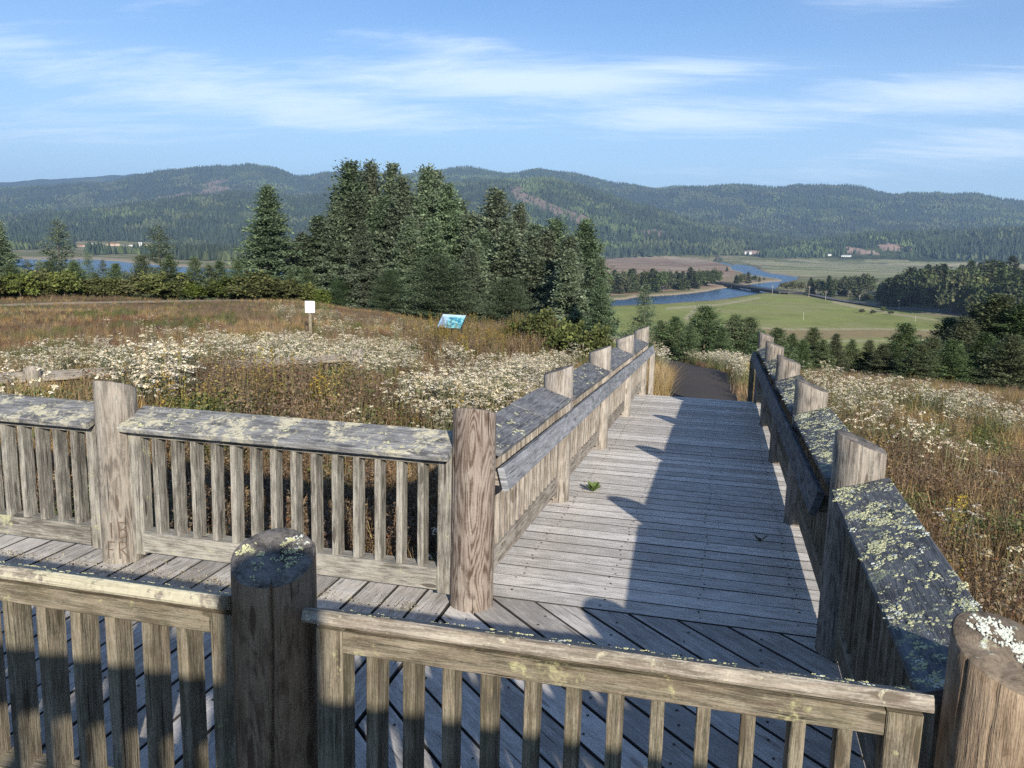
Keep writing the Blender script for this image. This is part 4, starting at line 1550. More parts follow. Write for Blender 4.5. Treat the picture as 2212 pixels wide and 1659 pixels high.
def tree_px(kind, i, px, top, dist, width, label, cat, group, name='spruce_tree', sink=.1):
    x, y, z = ground_at(px, dist)
    dep = (np.array([x, y, z]) - CAM) @ FW
    off = dist / max(1e-6, math.hypot(x - CAM[0], y - CAM[1]))
    ztop = CAM[2] + (horizon_y(px) - top) / FPX * dep
    h = ztop - z + sink
    return tree(kind, i, (x, y, z - sink), h, width, label, cat, group, name)


CL = 'tall dark green spruce packed into the dense clump in the middle of the view'
G1 = 'spruces of the central clump'
tops = [(755, 360, 60, 1.0, 'tallest spruce with the broad left flank of the central clump'), (797, 361, 62, .8, None), (842, 364, 60, .8, None), (866, 392, 56, .85, None),
        (917, 372, 61, .85, None), (935, 383, 64, .8, None), (960, 405, 58, .85, None), (985, 440, 60, .8, None), (725, 440, 57, .9, None),
        (1062, 417, 56, 1.0, 'broad pyramid spruce standing just right of the central clump'), (1112, 446, 58, .75, 'slim spruce with a bare spire right of the broad pyramid spruce'),
        (1150, 490, 54, .85, None), (1190, 478, 52, .95, None), (1255, 481, 50, .95, 'rightmost pointed spruce of the central clump, next to the river view'),
        (1225, 540, 44, .9, None), (1290, 600, 40, .9, None), (880, 470, 52, .9, None), (1020, 520, 50, .9, None), (780, 480, 50, .9, None), (1285, 560, 46, .8, None), (1012, 465, 57, 1.0, None), (1035, 500, 54, 1.0, None), (1090, 482, 52, 1.0, None), (1142, 505, 50, 1.0, None), (1168, 500, 51, 1.0, None),
        (1222, 512, 47, 1.0, None), (890, 430, 57, 1.0, None), (820, 430, 57, 1.0, None), (770, 420, 58, 1.0, None), (1010, 540, 48, 1.1, None), (930, 480, 52, 1.0, None)]
for n_, (px, tp, ds, wd, lab) in enumerate(tops):
    tree_px('spruce', n_ % 4, px, tp, ds, wd * .98, lab or CL, 'spruce', G1)
tree_px('spruce', 1, 580, 408, 58, 1.02, 'lone full spruce left of the central clump against the bay', 'spruce', None)
tree_px('spruce', 0, 652, 505, 61, 1.15, 'low spruce in the notch between the lone full spruce and the central clump', 'spruce', None)
tree_px('spruce', 2, 688, 470, 60, 1.2, 'shorter spruce tucked against the left side of the central clump', 'spruce', None)
tree_px('sparse', 0, 130, 476, 60, .95, 'open ragged spruce in front of the bay, left of the far houses', 'spruce', None)
tree_px('sparse', 1, 345, 490, 62, .95, 'open ragged spruce before the bay, between the far houses and the lone full spruce', 'spruce', None)
tree_px('spruce', 3, 2, 478, 54, .85, 'dark spruce cut by the left edge of the view', 'spruce', None)
for (px, tp, ds, k, w) in [(190, 545, 56, 0, .8), (222, 560, 54, 1, .9), (60, 560, 56, 1, .9), (270, 585, 56, 0, 1.0), (85, 562, 57, 0, .9), (160, 560, 57, 1, .9), (300, 575, 58, 0, .9), (35, 548, 58, 1, .9), (405, 580, 57, 1, .8), (250, 570, 57, 0, .9)]:
    tree_px('sparse', k, px, tp, ds, w, 'thin half open spruce sapling before the bay', 'sapling', 'thin saplings before the bay')
tree_px('bushy', 0, 945, 556, 43, 1.12, 'big rounded dark green spruce bush in front of the central clump, behind the interpretive panel', 'spruce bush', None, 'spruce_bush')
tree_px('bushy', 1, 1092, 604, 36, 1.02, 'rounded green spruce bush right of the interpretive panel', 'spruce bush', None, 'spruce_bush')
tree_px('bushy', 2, 838, 585, 46, .80, 'yellowish green spruce bush at the left foot of the central clump', 'spruce bush', None, 'spruce_bush')
tree_px('bushy', 0, 735, 600, 50, .95, 'grey green spruce bush spreading left below the tallest spruce', 'spruce bush', None, 'spruce_bush')
YS = [(20, 604, 0, 1.1), (306, 586, 1, .9), (364, 586, 2, 1.0), (420, 590, 0, .9), (473, 580, 1, 1.0), (512, 597, 2, 1.0), (250, 603, 0, 1.0), (545, 608, 1, 1.0), (160, 600, 2, 1.1), (625, 600, 1, 1.0), (110, 598, 1, 1.1),
      (450, 606, 2, 1.1), (65, 606, 0, 1.1), (205, 604, 2, 1.0), (335, 606, 0, 1.1), (395, 606, 1, 1.1), (585, 610, 0, 1.1), (660, 612, 2, 1.1), (-20, 600, 1, 1.1), (285, 612, 1, 1.2)]
for (px, tp, k, w) in YS:
    tree_px('small', k, px, tp - (16 if px % 2 else 34), 49 + (px % 7) * .6, w, 'young dark green spruce in the row along the meadow edge', 'young spruce', 'young spruces along the meadow edge', 'young_spruce')
for i, (px, tp) in enumerate([(136, 612), (221, 611), (185, 620), (388, 616), (554, 619), (612, 614), (650, 625), (82, 608), (330, 622), (690, 636), (265, 622), (500, 624), (40, 616), (105, 622), (160, 626), (245, 626),
                              (300, 628), (360, 628), (420, 626), (465, 629), (530, 630), (580, 628), (630, 634), (10, 622), (-25, 614), (60, 626), (200, 630)]):
    tree_px('shrub', (0, 2, 2, 1, 2, 2)[i % 6], px, tp - 24 + 11 * ((i * 7) % 4 - 1.5) / 1.5, 47.5 + (i % 4) * .5, 1.25 + .2 * (i % 3), 'yellow green leafy shrub at the back edge of the brown meadow', 'shrub', 'yellow green shrubs at the meadow edge', 'leafy_shrub')
for i in range(15):
    tree_px('bushy', i % 3, -30 + i * 46 + 9 * (i % 3), 594 + 6 * (i % 4), 53 + i % 3, 1.2, 'dark spruce bush in the thicket behind the yellow green shrubs', 'spruce bush', 'spruce bushes behind the yellow green shrubs', 'spruce_bush')
# shrubs close in front of the clump
for (px, tp, ds, k, w, lab) in [(1170, 665, 25, 'olive', 1.0, 'dark leafy shrub beyond the white flowers near the ramp'), (1230, 690, 23, 'olive', 1.1, 'low dense shrub beside the far posts of the left ramp railing'),
                                (1110, 690, 26, 'olive', 1.1, 'brownish shrub right of the interpretive panel'), (1290, 700, 22, 'olive', 1.1, 'small green shrub just left of the far end of the ramp')]:
    tree_px('shrub', 2, px, tp, ds, w, lab, 'shrub', None, 'leafy_shrub')
tree_px('sparse', 0, 1388, 612, 46, .85, 'ragged little spruce with long bare side branches above the path', 'spruce', None)
MR = 'young spruce just over the brow below the green field'
for (px, tp, ds, k, w) in [(1522, 660, 30, 0, 1.25), (1455, 682, 30, 1, 1.1), (1588, 678, 30, 2, 1.0), (1619, 684, 30, 0, 1.0), (1678, 706, 30, 1, 1.2), (1640, 712, 28, 2, 1.2), (1500, 690, 31, 2, 1.2), (1545, 692, 31, 0, 1.2),
                           (1560, 705, 28, 1, .9), (1490, 700, 28, 2, .9), (1425, 690, 30, 0, .8)]:
    tree_px('small', k, px, tp, ds, w, MR, 'young spruce', 'young spruces over the brow', 'young_spruce')
DR = 'dark spruce in the shaded row beyond the right hand meadow'
for (px, tp, ds, k, w, lab) in [(1711, 722, 33, 0, .8, None), (1756, 709, 34, 1, .9, None), (1806, 722, 34, 2, .75, None), (1842, 735, 35, 0, .8, None), (1880, 736, 35, 1, .8, None),
                                (1956, 700, 36, 2, .9, 'pointed dark spruce left of the largest dark spruces on the right'), (2018, 728, 36, 0, .9, None), (2081, 690, 40, 1, .9, None),
                                (2150, 640, 42, 2, .98, 'largest of the dark spruces, close to the right edge'), (2205, 660, 41, 0, .9, None), (2050, 690, 44, 1, .85, None),
                                (2106, 672, 43, 2, .8, None), (2240, 640, 45, 1, 1.0, None), (1910, 745, 34, 1, .9, None), (1735, 735, 32, 2, .9, None), (1780, 735, 33, 0, .9, None), (1990, 745, 33, 1, 1.0, None), (1930, 742, 35, 2, 1.0, None), (2060, 735, 34, 2, 1.0, None), (2130, 720, 36, 0, 1.0, None), (2190, 725, 34, 1, 1.0, None)]:
    tree_px('dark', k, px, tp - 4, ds, w * (1.0 if px < 1900 else 1.3), lab or DR, 'spruce', 'dark spruces on the right')
# off to the right, out of view: tall spruces added to shade that row
for (az, ds, h) in [(36, 36, 11), (44, 38, 12), (52, 40, 12)]:
    x, y = CAM[0] + ds * math.sin(R(az)), CAM[1] + ds * math.cos(R(az))
    tree('dark', int(ds) % 3, (x, y, height1(x, y) - .1), h, .95, 'unseen tall dark spruce added to shade the right hand row', 'spruce', 'unseen spruces added for shade', 'spruce_tree')

# trees in the valley
def tree_base(kind, i, px, base, top, width, label, cat, group, name, jit=0, dist=None):
    if dist is None:
        q = at_z(px, base, -38.4)
        z = height1(q[0], q[1])
    else:
        x, y, z = ground_at(px, dist)
        q = np.array([x, y, z])
    dep = float((np.array([q[0], q[1], z]) - CAM) @ FW)
    ztop = CAM[2] + (horizon_y(px) - top) / FPX * dep
    h = ztop - z
    return tree(kind, i, (q[0], q[1], z - .2), h, width, label, cat, group, name)


g_ = random.Random(5)
for i in range(30):
    f = (i + .5) / 30
    px = 1306 + 248 * f + g_.uniform(-3, 3)
    base = 634 - 13 * f * f - 3 * f + g_.uniform(-5, 0)
    top = 586 - 6 * f + g_.uniform(-8, 9)
    k = g_.choice(['round', 'far', 'dullround', 'far'])
    tree_base(k, g_.randrange(2), px, base, top, g_.uniform(.6, .8) if 'round' in k else 1.0, 'grey green tree in the close row along the river bank left of the bridge', 'tree', 'trees along the river bank', 'riverside_tree')
for i, (px, b, tp) in enumerate([(1590, 612, 592), (1603, 613, 588), (1615, 611, 586), (1628, 610, 592), (1640, 608, 596), (1650, 606, 598), (1570, 586, 575), (1597, 615, 598)]):
    tree_base('round' if i % 2 else 'far', i % 3, px, b, tp, .95, 'tree on the small spit behind the bridge', 'tree', 'trees on the spit behind the bridge', 'riverside_tree')
for i, (px, b, tp, w) in enumerate([(1693, 629, 606, 1.0), (1712, 630, 604, 1.0), (1730, 630, 606, 1.0)]):
    tree_base('round', 1 + 2 * (i % 2), px, b, tp, w, 'olive leafy tree at the right end of the bridge', 'tree', 'olive trees by the bridge end', 'leafy_tree')
for i in range(12):
    px = 1750 + i * 11.5 + g_.uniform(-4, 4)
    tree_base('dullround' if i % 3 else 'far', i % 2, px, 638 + i * .8 + g_.uniform(-10, 0), 588 + g_.uniform(-4, 12) + 4 * abs(i - 6) / 6, g_.uniform(.75, .95), 'dark leafy tree in the stand behind the road, left of the olive bush', 'tree', 'dark trees behind the road', 'leafy_tree')
tree_base('round', 1, 1872, 656, 630, 1.1, 'rounded olive bush standing beside the road', 'bush', None, 'roadside_bush')
for i, (px, b, tp) in enumerate([(1862, 676, 664), (1885, 678, 666), (1908, 674, 660), (1925, 680, 667), (1980, 686, 679)]):
    tree_base('shrub', 2, px, b, tp, 1.3, 'low dark scrub at the edge of the green field', 'bush', 'scrub at the field edge', 'roadside_bush')
OUT = [(1880, 620), (1905, 600), (1930, 590), (1975, 566), (2000, 556), (2035, 572), (2070, 546), (2100, 566), (2125, 560), (2150, 566), (2180, 540), (2215, 552), (2280, 548)]
for i in range(150):
    px = 1888 + g_.random() ** .9 * 400
    ds = float(np.interp(px, [1880, 1913, 2052, 2212, 2330], [690, 650, 560, 480, 440])) + 25 + 260 * g_.random() ** 1.3
    lim = np.interp(px, [o[0] for o in OUT], [o[1] for o in OUT])
    x, y, z = ground_at(px, ds)
    dep = float((np.array([x, y, z]) - CAM) @ FW)
    hmax = (CAM[2] + (horizon_y(px) - lim) / FPX * dep) - z
    h = min(hmax, g_.uniform(13, 27))
    if h < 6:
        continue
    k = g_.choice(['far', 'dullround', 'round', 'dullround', 'far'])
    tree(k, g_.randrange(2), (x, y, z - .3), h, g_.uniform(.75, 1.05) if k != 'far' else 1.1, 'tree in the dense dark wood on the right of the valley', 'tree', 'trees of the wood on the right', 'woodland_tree')

# ------------------------------------------------------------------ far forest on the hills: one mass
def build_forest():
    g = np.random.default_rng(77)
    n = 230000
    az = R(-56) + (R(82)) * g.random(n)
    d = np.sqrt(1350.0 ** 2 + (8000.0 ** 2 - 1350.0 ** 2) * g.random(n) ** 1.35)
    x, y = CAM[0] + d * np.sin(az), CAM[1] + d * np.cos(az)
    z = height(x, y)
    V = np.stack([x, y, z], 1)
    px, py, k = project(V)
    patch = fbm(x / 220, y / 220, 81)
    keep = (z > -22) & (d > 1900) & (g.random(n) < np.clip(smooth(-24, -8, z) * (.35 + 1.2 * smooth(.3, .6, patch)), 0, 1))
    foot = [[(-300, 500), (760, 500), (760, 562), (640, 572), (430, 566), (330, 556), (285, 548), (200, 552), (150, 538), (-300, 545)], [(1640, 545), (1800, 545), (1800, 556), (1700, 560), (1640, 557)],
            [(1500, 540), (1640, 535), (1640, 552), (1500, 552)], [(1290, 530), (1520, 535), (1500, 552), (1300, 560)], [(1980, 530), (2300, 530), (2300, 552), (1980, 550)]]
    for p in foot:
        keep |= (d > 1300) & (z > -39.2) & inside(p, px, py) & (g.random(n) < .75)
    for p in CUTS + PINK:
        keep &= ~(inside(p, px + (fbm(x / 90, y / 90, 72) - .5) * 22, py + (fbm(x / 90, y / 90, 73) - .5) * 14) & (g.random(n) < .9))
    keep &= ~inside([(160, 522), (335, 522), (335, 547), (160, 547)], px, py)
    keep &= ~(inside(BAY, px, py) | inside(RIVER, px, py))
    V, d, patch, px, py = V[keep], d[keep], patch[keep], px[keep], py[keep]
    n = len(V)
    leaf = fbm(V[:, 0] / 130, V[:, 1] / 130, 83) > .56
    h = g.uniform(9, 24, n) * (.7 + .6 * patch)
    h = np.where(leaf, h * .62, h)
    r = h * np.where(leaf, g.uniform(.34, .5, n), g.uniform(.15, .24, n))
    S = 5
    an = np.linspace(0, 2 * math.pi, S, endpoint=False)[None, :] + g.random(n)[:, None] * 6
    lowf, midf = .08, np.where(leaf, .62, .45)
    ring = np.stack([np.cos(an), np.sin(an)], -1)
    lo = np.concatenate([V[:, None, :2] + ring * r[:, None, None], np.broadcast_to((V[:, 2] + h * lowf)[:, None, None], (n, S, 1))], 2)
    m1 = np.concatenate([V[:, None, :2] + ring[:, ::1] * (r * np.where(leaf, .78, .55))[:, None, None] * g.uniform(.8, 1.2, (n, S, 1)), np.broadcast_to((V[:, 2] + h * midf)[:, None, None], (n, S, 1))], 2)
    tp = np.concatenate([V[:, None, :2] + ring * (r * np.where(leaf, .25, .05))[:, None, None], np.broadcast_to((V[:, 2] + h)[:, None, None], (n, S, 1))], 2)
    P = np.concatenate([lo, m1, tp], 1)
    k = 3 * S
    base = (np.arange(n) * k)[:, None, None]
    q = []
    for lv in (0, 1):
        for i in range(S):
            j = (i + 1) % S
            q.append([lv * S + i, lv * S + j, (lv + 1) * S + j, (lv + 1) * S + i])
    Q = (base + np.array(q)[None]).reshape(-1, 4)
    c = np.where(leaf[:, None], np.array([.064, .078, .036]), np.array([.034, .047, .029]))
    c = c * g.uniform(.6, 1.35, n)[:, None]
    young = (fbm(V[:, 0] / 420, V[:, 1] / 420, 85) > .55)
    c = np.where(young[:, None], c * np.array([1.15, 1.25, 1.1]), c)
    me = fast_mesh('hill_forest', P.reshape(-1, 3), Q, M_FOREST, np.repeat(c, k, 0))
    tag(new_obj('hill_forest', me), 'dark conifer forest covering the far hills', 'forest', kind='stuff')
    print('forest', n)


m, t = mat('forest_green')
principled(t, t.n('ShaderNodeAttribute', attribute_name='Col').outputs[0], .9, .1)
M_FOREST = m
build_forest()

# ------------------------------------------------------------------ signs
sgd = hit(666, 718, 8.0, 60.0)[1]
sx_, sy__, sz_ = ground_at(666, sgd)
M_WHITE = simple('white_sign_board', (.80, .80, .79), .5, .3, .03, 4)
M_SPOST = wood('sign_post_wood', (.10, .085, .06), (.28, .24, .17), bands=.3)
sg = empty('white_sign', (sx_, sy__, sz_), 'small blank white sign on a wooden post in the brown meadow', 'sign', rz=R(18))
dep = float((np.array([sx_, sy__, sz_]) - CAM) @ FW)
zt = CAM[2] + (horizon_y(666) - 647) / FPX * dep - sz_
mb = MB()
mb.board((0, 0, -.3), (0, 0, zt - .02), (0, 1, 0), .10, .09, .006, 8, jit=.02)
mb.build('post', M_SPOST, sg)
mb = MB()
sw = 10.2 / FPX * dep
mb.board((-sw, -.058, zt - sw * 1.22), (sw, -.058, zt - sw * 1.22), (0, 1, 0), sw * 2.44, .012, .004)
bd = mb.build('sign_board', M_WHITE, sg)
mb = MB()
for k in range(3):
    mb.poly([(sw * .35 + .018 * k, -.0655, zt - sw * 2.25), (sw * .35 + .013 + .018 * k, -.0655, zt - sw * 2.25), (sw * .35 + .013 + .018 * k, -.0655, zt - sw * 2.15), (sw * .35 + .018 * k, -.0655, zt - sw * 2.15)])
mb.build('small_mark', simple('sign_mark', (.25, .27, .26), .7), bd)

m, t = mat('panel_print')
uvn = t.n('ShaderNodeTexCoord').outputs['UV']
s2_ = t.n('ShaderNodeSeparateXYZ', {0: uvn})
n1 = t.noise(uvn, 5.0, 4.0, .6, .8)
n2 = t.noise(t.mapv(uvn, (3, 26, 1)), 1.0, 2.0)
c0 = t.ramp(n1, [(.32, (.03, .10, .20)), (.47, (.05, .25, .34)), (.58, (.20, .46, .44)), (.74, (.36, .52, .62))])
c1 = t.mix(t.m('MULTIPLY', t.sm(s2_.outputs[0], .38, .22), .75), c0, (.32, .42, .58, 1))
c1 = t.mix(t.m('MULTIPLY', t.sm(s2_.outputs[1], .72, .9), .7), c1, (.48, .60, .62, 1))
c1 = t.mix(t.m('MULTIPLY', t.m('MULTIPLY', t.sm(n2, .52, .6), t.sm(s2_.outputs[0], .4, .3)), .35), c1, (.25, .35, .55, 1))
principled(t, c1, .35, .4)
M_PRINT = m
M_FRAME = simple('dark_panel_frame', (.03, .032, .035), .5, .3)
ix, iy, iz = ground_at(972, 25.0)
ip = empty('interpretive_panel', (ix, iy, iz), 'tilted interpretive panel with a blue green picture standing in the weeds', 'sign', rz=R(-6))
dep = float((np.array([ix, iy, iz]) - CAM) @ FW)
zp = CAM[2] + (horizon_y(972) - 691) / FPX * dep - iz
tl = R(40)
upn = np.array([0, -math.sin(tl), math.cos(tl)])
alg = np.array([0, math.cos(tl), math.sin(tl)])
cp = np.array([0, 0, zp])
mb = MB()
mb.board(cp - np.array([.40, 0, 0]), cp + np.array([.40, 0, 0]), upn, .60, .025, .004)
fr = mb.build('frame', M_FRAME, ip)
mb = MB()
e = upn * .0165
qd = [cp + e + np.array([sx * .375, 0, 0]) + alg * sy * .275 for sx, sy in ((-1, -1), (1, -1), (1, 1), (-1, 1))]
mb.poly(qd, [(0, 0), (1, 0), (1, 1), (0, 1)])
mb.build('printed_face', M_PRINT, ip)
for sx in (-.3, .3):
    mb = MB()
    mb.board((sx, .05, -.3), (sx, .05, zp - .02), (0, 1, 0), .06, .06, .004)
    mb.build('leg', M_FRAME, ip)

# ------------------------------------------------------------------ low railing out in the meadow
FP = [(-10.65, 3.85), (-9.0, 6.2), (-7.35, 8.55), (-5.7, 10.9)]
om = (FP[0][0], FP[0][1], -1.0)
mr = empty('railing', om, 'low pale railing half buried in white flowers out in the meadow', 'railing')
for q in FP:
    make_post(mr, q[0], q[1], -1.4, -1.06 - .05 * FP.index(q) + (.93 if q[0] == -7.35 else 1.10), (-.9, .4), W_POST, E_TOP, origin=om)
for i in range(3):
    a, b = np.array(FP[i]), np.array(FP[i + 1])
    d_ = (b - a) / np.linalg.norm(b - a)
    rail_bay(mr, a, b, -1.04 - .05 * i, -1.09 - .05 * i, (d_[1], -d_[0]), 14, W_BALF, W_CAPG, om)

# ------------------------------------------------------------------ plants of the meadow (uncountable): scattered clumps
LIB = bpy.data.collections.new('plant_patterns')


def blades(g, n, h, spread, w, bend, tone):
    """n thin bent blades; returns verts, quads, colours"""
    V, Q, Cc = [], [], []
    for i in range(n):
        a = g.random() * 6.283
        r = spread * math.sqrt(g.random())
        p = np.array([r * math.cos(a), r * math.sin(a), -.03])
        hh = h * g.uniform(.45, 1.15)
        b = g.random() * 6.283
        lean = np.array([math.cos(b), math.sin(b), 0]) * bend * g.uniform(.2, 1.2) * hh
        sd = np.array([-math.sin(b + g.normal(0, .6)), math.cos(b), 0]) * w * g.uniform(.6, 1.3)
        bs = len(V)
        for s, ws in ((0, 1.0), (.45, .9), (.8, .6), (1.0, .12)):
            c = p + np.array([0, 0, hh * s * (1 - .12 * bend * s)]) + lean * s * s
            V += [c - sd * ws, c + sd * ws]
        for s in range(3):
            k = bs + s * 2
            Q.append([k, k + 1, k + 3, k + 2])
        Cc += [np.array(tone[g.integers(len(tone))]) * g.uniform(.75, 1.25)] * 8
    return V, Q, Cc


def petals(g, c, nrm, r, n, size, V, Q, Cc, cols, dome=.5):
    for i in range(n):
        a, rr = g.random() * 6.283, r * math.sqrt(g.random())
        p = c + np.array([rr * math.cos(a), rr * math.sin(a), r * dome * (1 - (rr / r) ** 2)])
        nn = unit(np.array([math.cos(a) * rr / r * .7, math.sin(a) * rr / r * .7, 1.0]) + g.normal(0, .25, 3))
        t1 = unit(np.cross(nn, g.normal(0, 1, 3)))
        t2 = np.cross(nn, t1)
        s = size * g.uniform(.7, 1.3)
        b = len(V)
        V += [p + t1 * s, p + t2 * s, p - t1 * s, p - t2 * s]
        Q.append([b, b + 1, b + 2, b + 3])
        Cc += [np.array(cols[g.integers(len(cols))]) * g.uniform(.85, 1.1)] * 4


def plant_obj(name, V, Q, Cc, matl):
    me = fast_mesh(name, np.array(V), np.array(Q), matl, np.array(Cc))
    o = bpy.data.objects.new(name, me)
    return o


def plant_mat(name, trans):
    m, t = mat(name)
    oi = t.n('ShaderNodeObjectInfo').outputs['Random']
    a = t.n('ShaderNodeAttribute', attribute_name='Col').outputs[0]
    hs = t.n('ShaderNodeHueSaturation', {'Hue': t.m('MULTIPLY_ADD', oi, .024, .488), 'Saturation': t.m('MULTIPLY_ADD', t.m('FRACT', t.m('MULTIPLY', oi, 3.7)), .4, .8),
                                         'Value': t.m('MULTIPLY_ADD', t.m('FRACT', t.m('MULTIPLY', oi, 9.1)), .6, .7), 'Color': a}).outputs[0]
    d = t.n('ShaderNodeBsdfPrincipled', {'Base Color': hs, 'Roughness': .7, 'Specular IOR Level': .2})
    tr = t.n('ShaderNodeBsdfTranslucent', {0: hs})
    t.n('ShaderNodeOutputMaterial', {0: t.n('ShaderNodeMixShader', {0: trans, 1: d.outputs[0], 2: tr.outputs[0]}).outputs[0]})
    return m


M_PLANT = plant_mat('meadow_plant', .25)
STRAW = [(.46, .33, .16), (.38, .265, .12), (.33, .215, .09), (.42, .31, .17)]
BROWN = [(.235, .168, .10), (.165, .115, .068), (.28, .205, .12), (.20, .135, .08)]
RED = [(.19, .10, .06), (.16, .085, .052), (.23, .135, .075)]
GREEN = [(.12, .15, .045), (.15, .17, .06), (.10, .115, .04), (.20, .19, .07)]
CREAM = [(.76, .69, .52), (.68, .59, .42), (.80, .74, .60), (.52, .41, .26)]
GOLD = [(.38, .27, .07), (.32, .22, .06), (.42, .32, .10)]


def make_set(kind, n):
    out = []
    for i in range(n):
        g = np.random.default_rng(hash((kind, i)) % 1000 if False else 1000 + i * 13 + len(kind) * 101)
        V, Q, Cc = [], [], []
        if kind == 'grass':
            V, Q, Cc = blades(g, 46, .42, .16, .0028, .55, STRAW + BROWN[:2])
        elif kind == 'brown':
            V, Q, Cc = blades(g, 26, .48, .13, .0032, .25, BROWN)
            for j in range(70):                                # withered leaves and seed heads on the stems
                a, rr = g.random() * 6.28, .13 * math.sqrt(g.random())
                petals(g, np.array([rr * math.cos(a), rr * math.sin(a), g.uniform(.12, .50)]), None, .02, 1, .011, V, Q, Cc, BROWN + RED[:1])
        elif kind == 'red':
            V, Q, Cc = blades(g, 34, .34, .17, .0035, .4, RED)
            for j in range(60):
                a, rr = g.random() * 6.28, .17 * math.sqrt(g.random())
                petals(g, np.array([rr * math.cos(a), rr * math.sin(a), g.uniform(.08, .34)]), None, .02, 1, .012, V, Q, Cc, RED)
        elif kind == 'green':
            V, Q, Cc = blades(g, 30, .34, .15, .0045, .5, GREEN)
            for j in range(80):
                a, rr = g.random() * 6.28, .15 * math.sqrt(g.random())
                petals(g, np.array([rr * math.cos(a), rr * math.sin(a), g.uniform(.05, .34)]), None, .02, 1, .015, V, Q, Cc, GREEN)
        elif kind == 'white':
            V, Q, Cc = blades(g, 14, .3, .12, .004, .4, GREEN + BROWN[:2])
            for s in range(int(g.integers(7, 12))):
                a, rr = g.random() * 6.28, .16 * math.sqrt(g.random())
                hh = g.uniform(.42, .68)
                top = np.array([rr * 1.5 * math.cos(a), rr * 1.5 * math.sin(a), hh])
                b0 = np.array([rr * .6 * math.cos(a), rr * .6 * math.sin(a), 0])
                bs = len(V)
                sd = np.array([-math.sin(a), math.cos(a), 0]) * .0028
                V += [b0 - sd, b0 + sd, top + sd, top - sd]
                Q.append([bs, bs + 1, bs + 2, bs + 3])
                Cc += [np.array((.19, .19, .10))] * 4
                for l in range(9):
                    f = g.uniform(.25, .95)
                    p = b0 + (top - b0) * f
                    dv = unit(np.array([g.normal(), g.normal(), .35]))
                    s2 = unit(np.cross(dv, (0, 0, 1.))) * .0045
                    bs = len(V)
                    V += [p, p + dv * .03 + s2, p + dv * .062, p + dv * .03 - s2]
                    Q.append([bs, bs + 1, bs + 2, bs + 3])
                    Cc += [np.array((.17, .19, .105)) * g.uniform(.7, 1.3)] * 4
                for k in range(int(g.integers(2, 5))):
                    cc = top + np.array([g.normal(0, .022), g.normal(0, .022), g.normal(0, .012)])
                    petals(g, cc, None, .026, 10, .0085, V, Q, Cc, CREAM, .5)
        elif kind == 'gold':
            V, Q, Cc = blades(g, 12, .5, .08, .005, .25, GREEN)
            for s in range(5):
                a, rr = g.random() * 6.28, .07 * math.sqrt(g.random())
                p0 = np.array([rr * math.cos(a), rr * math.sin(a), 0])
                hh = g.uniform(.5, .75)
                bs = len(V)
                V += [p0 + (-.003, 0, 0), p0 + (.003, 0, 0), p0 * 1.6 + (.002, 0, hh), p0 * 1.6 + (-.002, 0, hh)]
                Q.append([bs, bs + 1, bs + 2, bs + 3])
                Cc += [np.array((.15, .14, .06))] * 4
                for k in range(46):
                    f = g.random() ** 1.4
                    petals(g, p0 * 1.6 + np.array([g.normal(0, .02 * f + .006), g.normal(0, .02 * f + .006), hh - .24 * f]), None, .006, 1, .008, V, Q, Cc, GOLD if g.random() < .75 else BROWN)
        elif kind == 'tall':
            V, Q, Cc = blades(g, 70, .75, .18, .0026, .6, STRAW)
        elif kind == 'litter':
            for j in range(24):
                a, rr = g.random() * 6.28, .10 * math.sqrt(g.random())
                petals(g, np.array([rr * math.cos(a), rr * math.sin(a), .004]), None, .008, 1, .006, V, Q, Cc, [(.45, .42, .27), (.35, .3, .2), (.2, .15, .1)], .2)
        out.append(plant_obj(kind + '_clump', V, Q, Cc, M_PLANT))
    return out


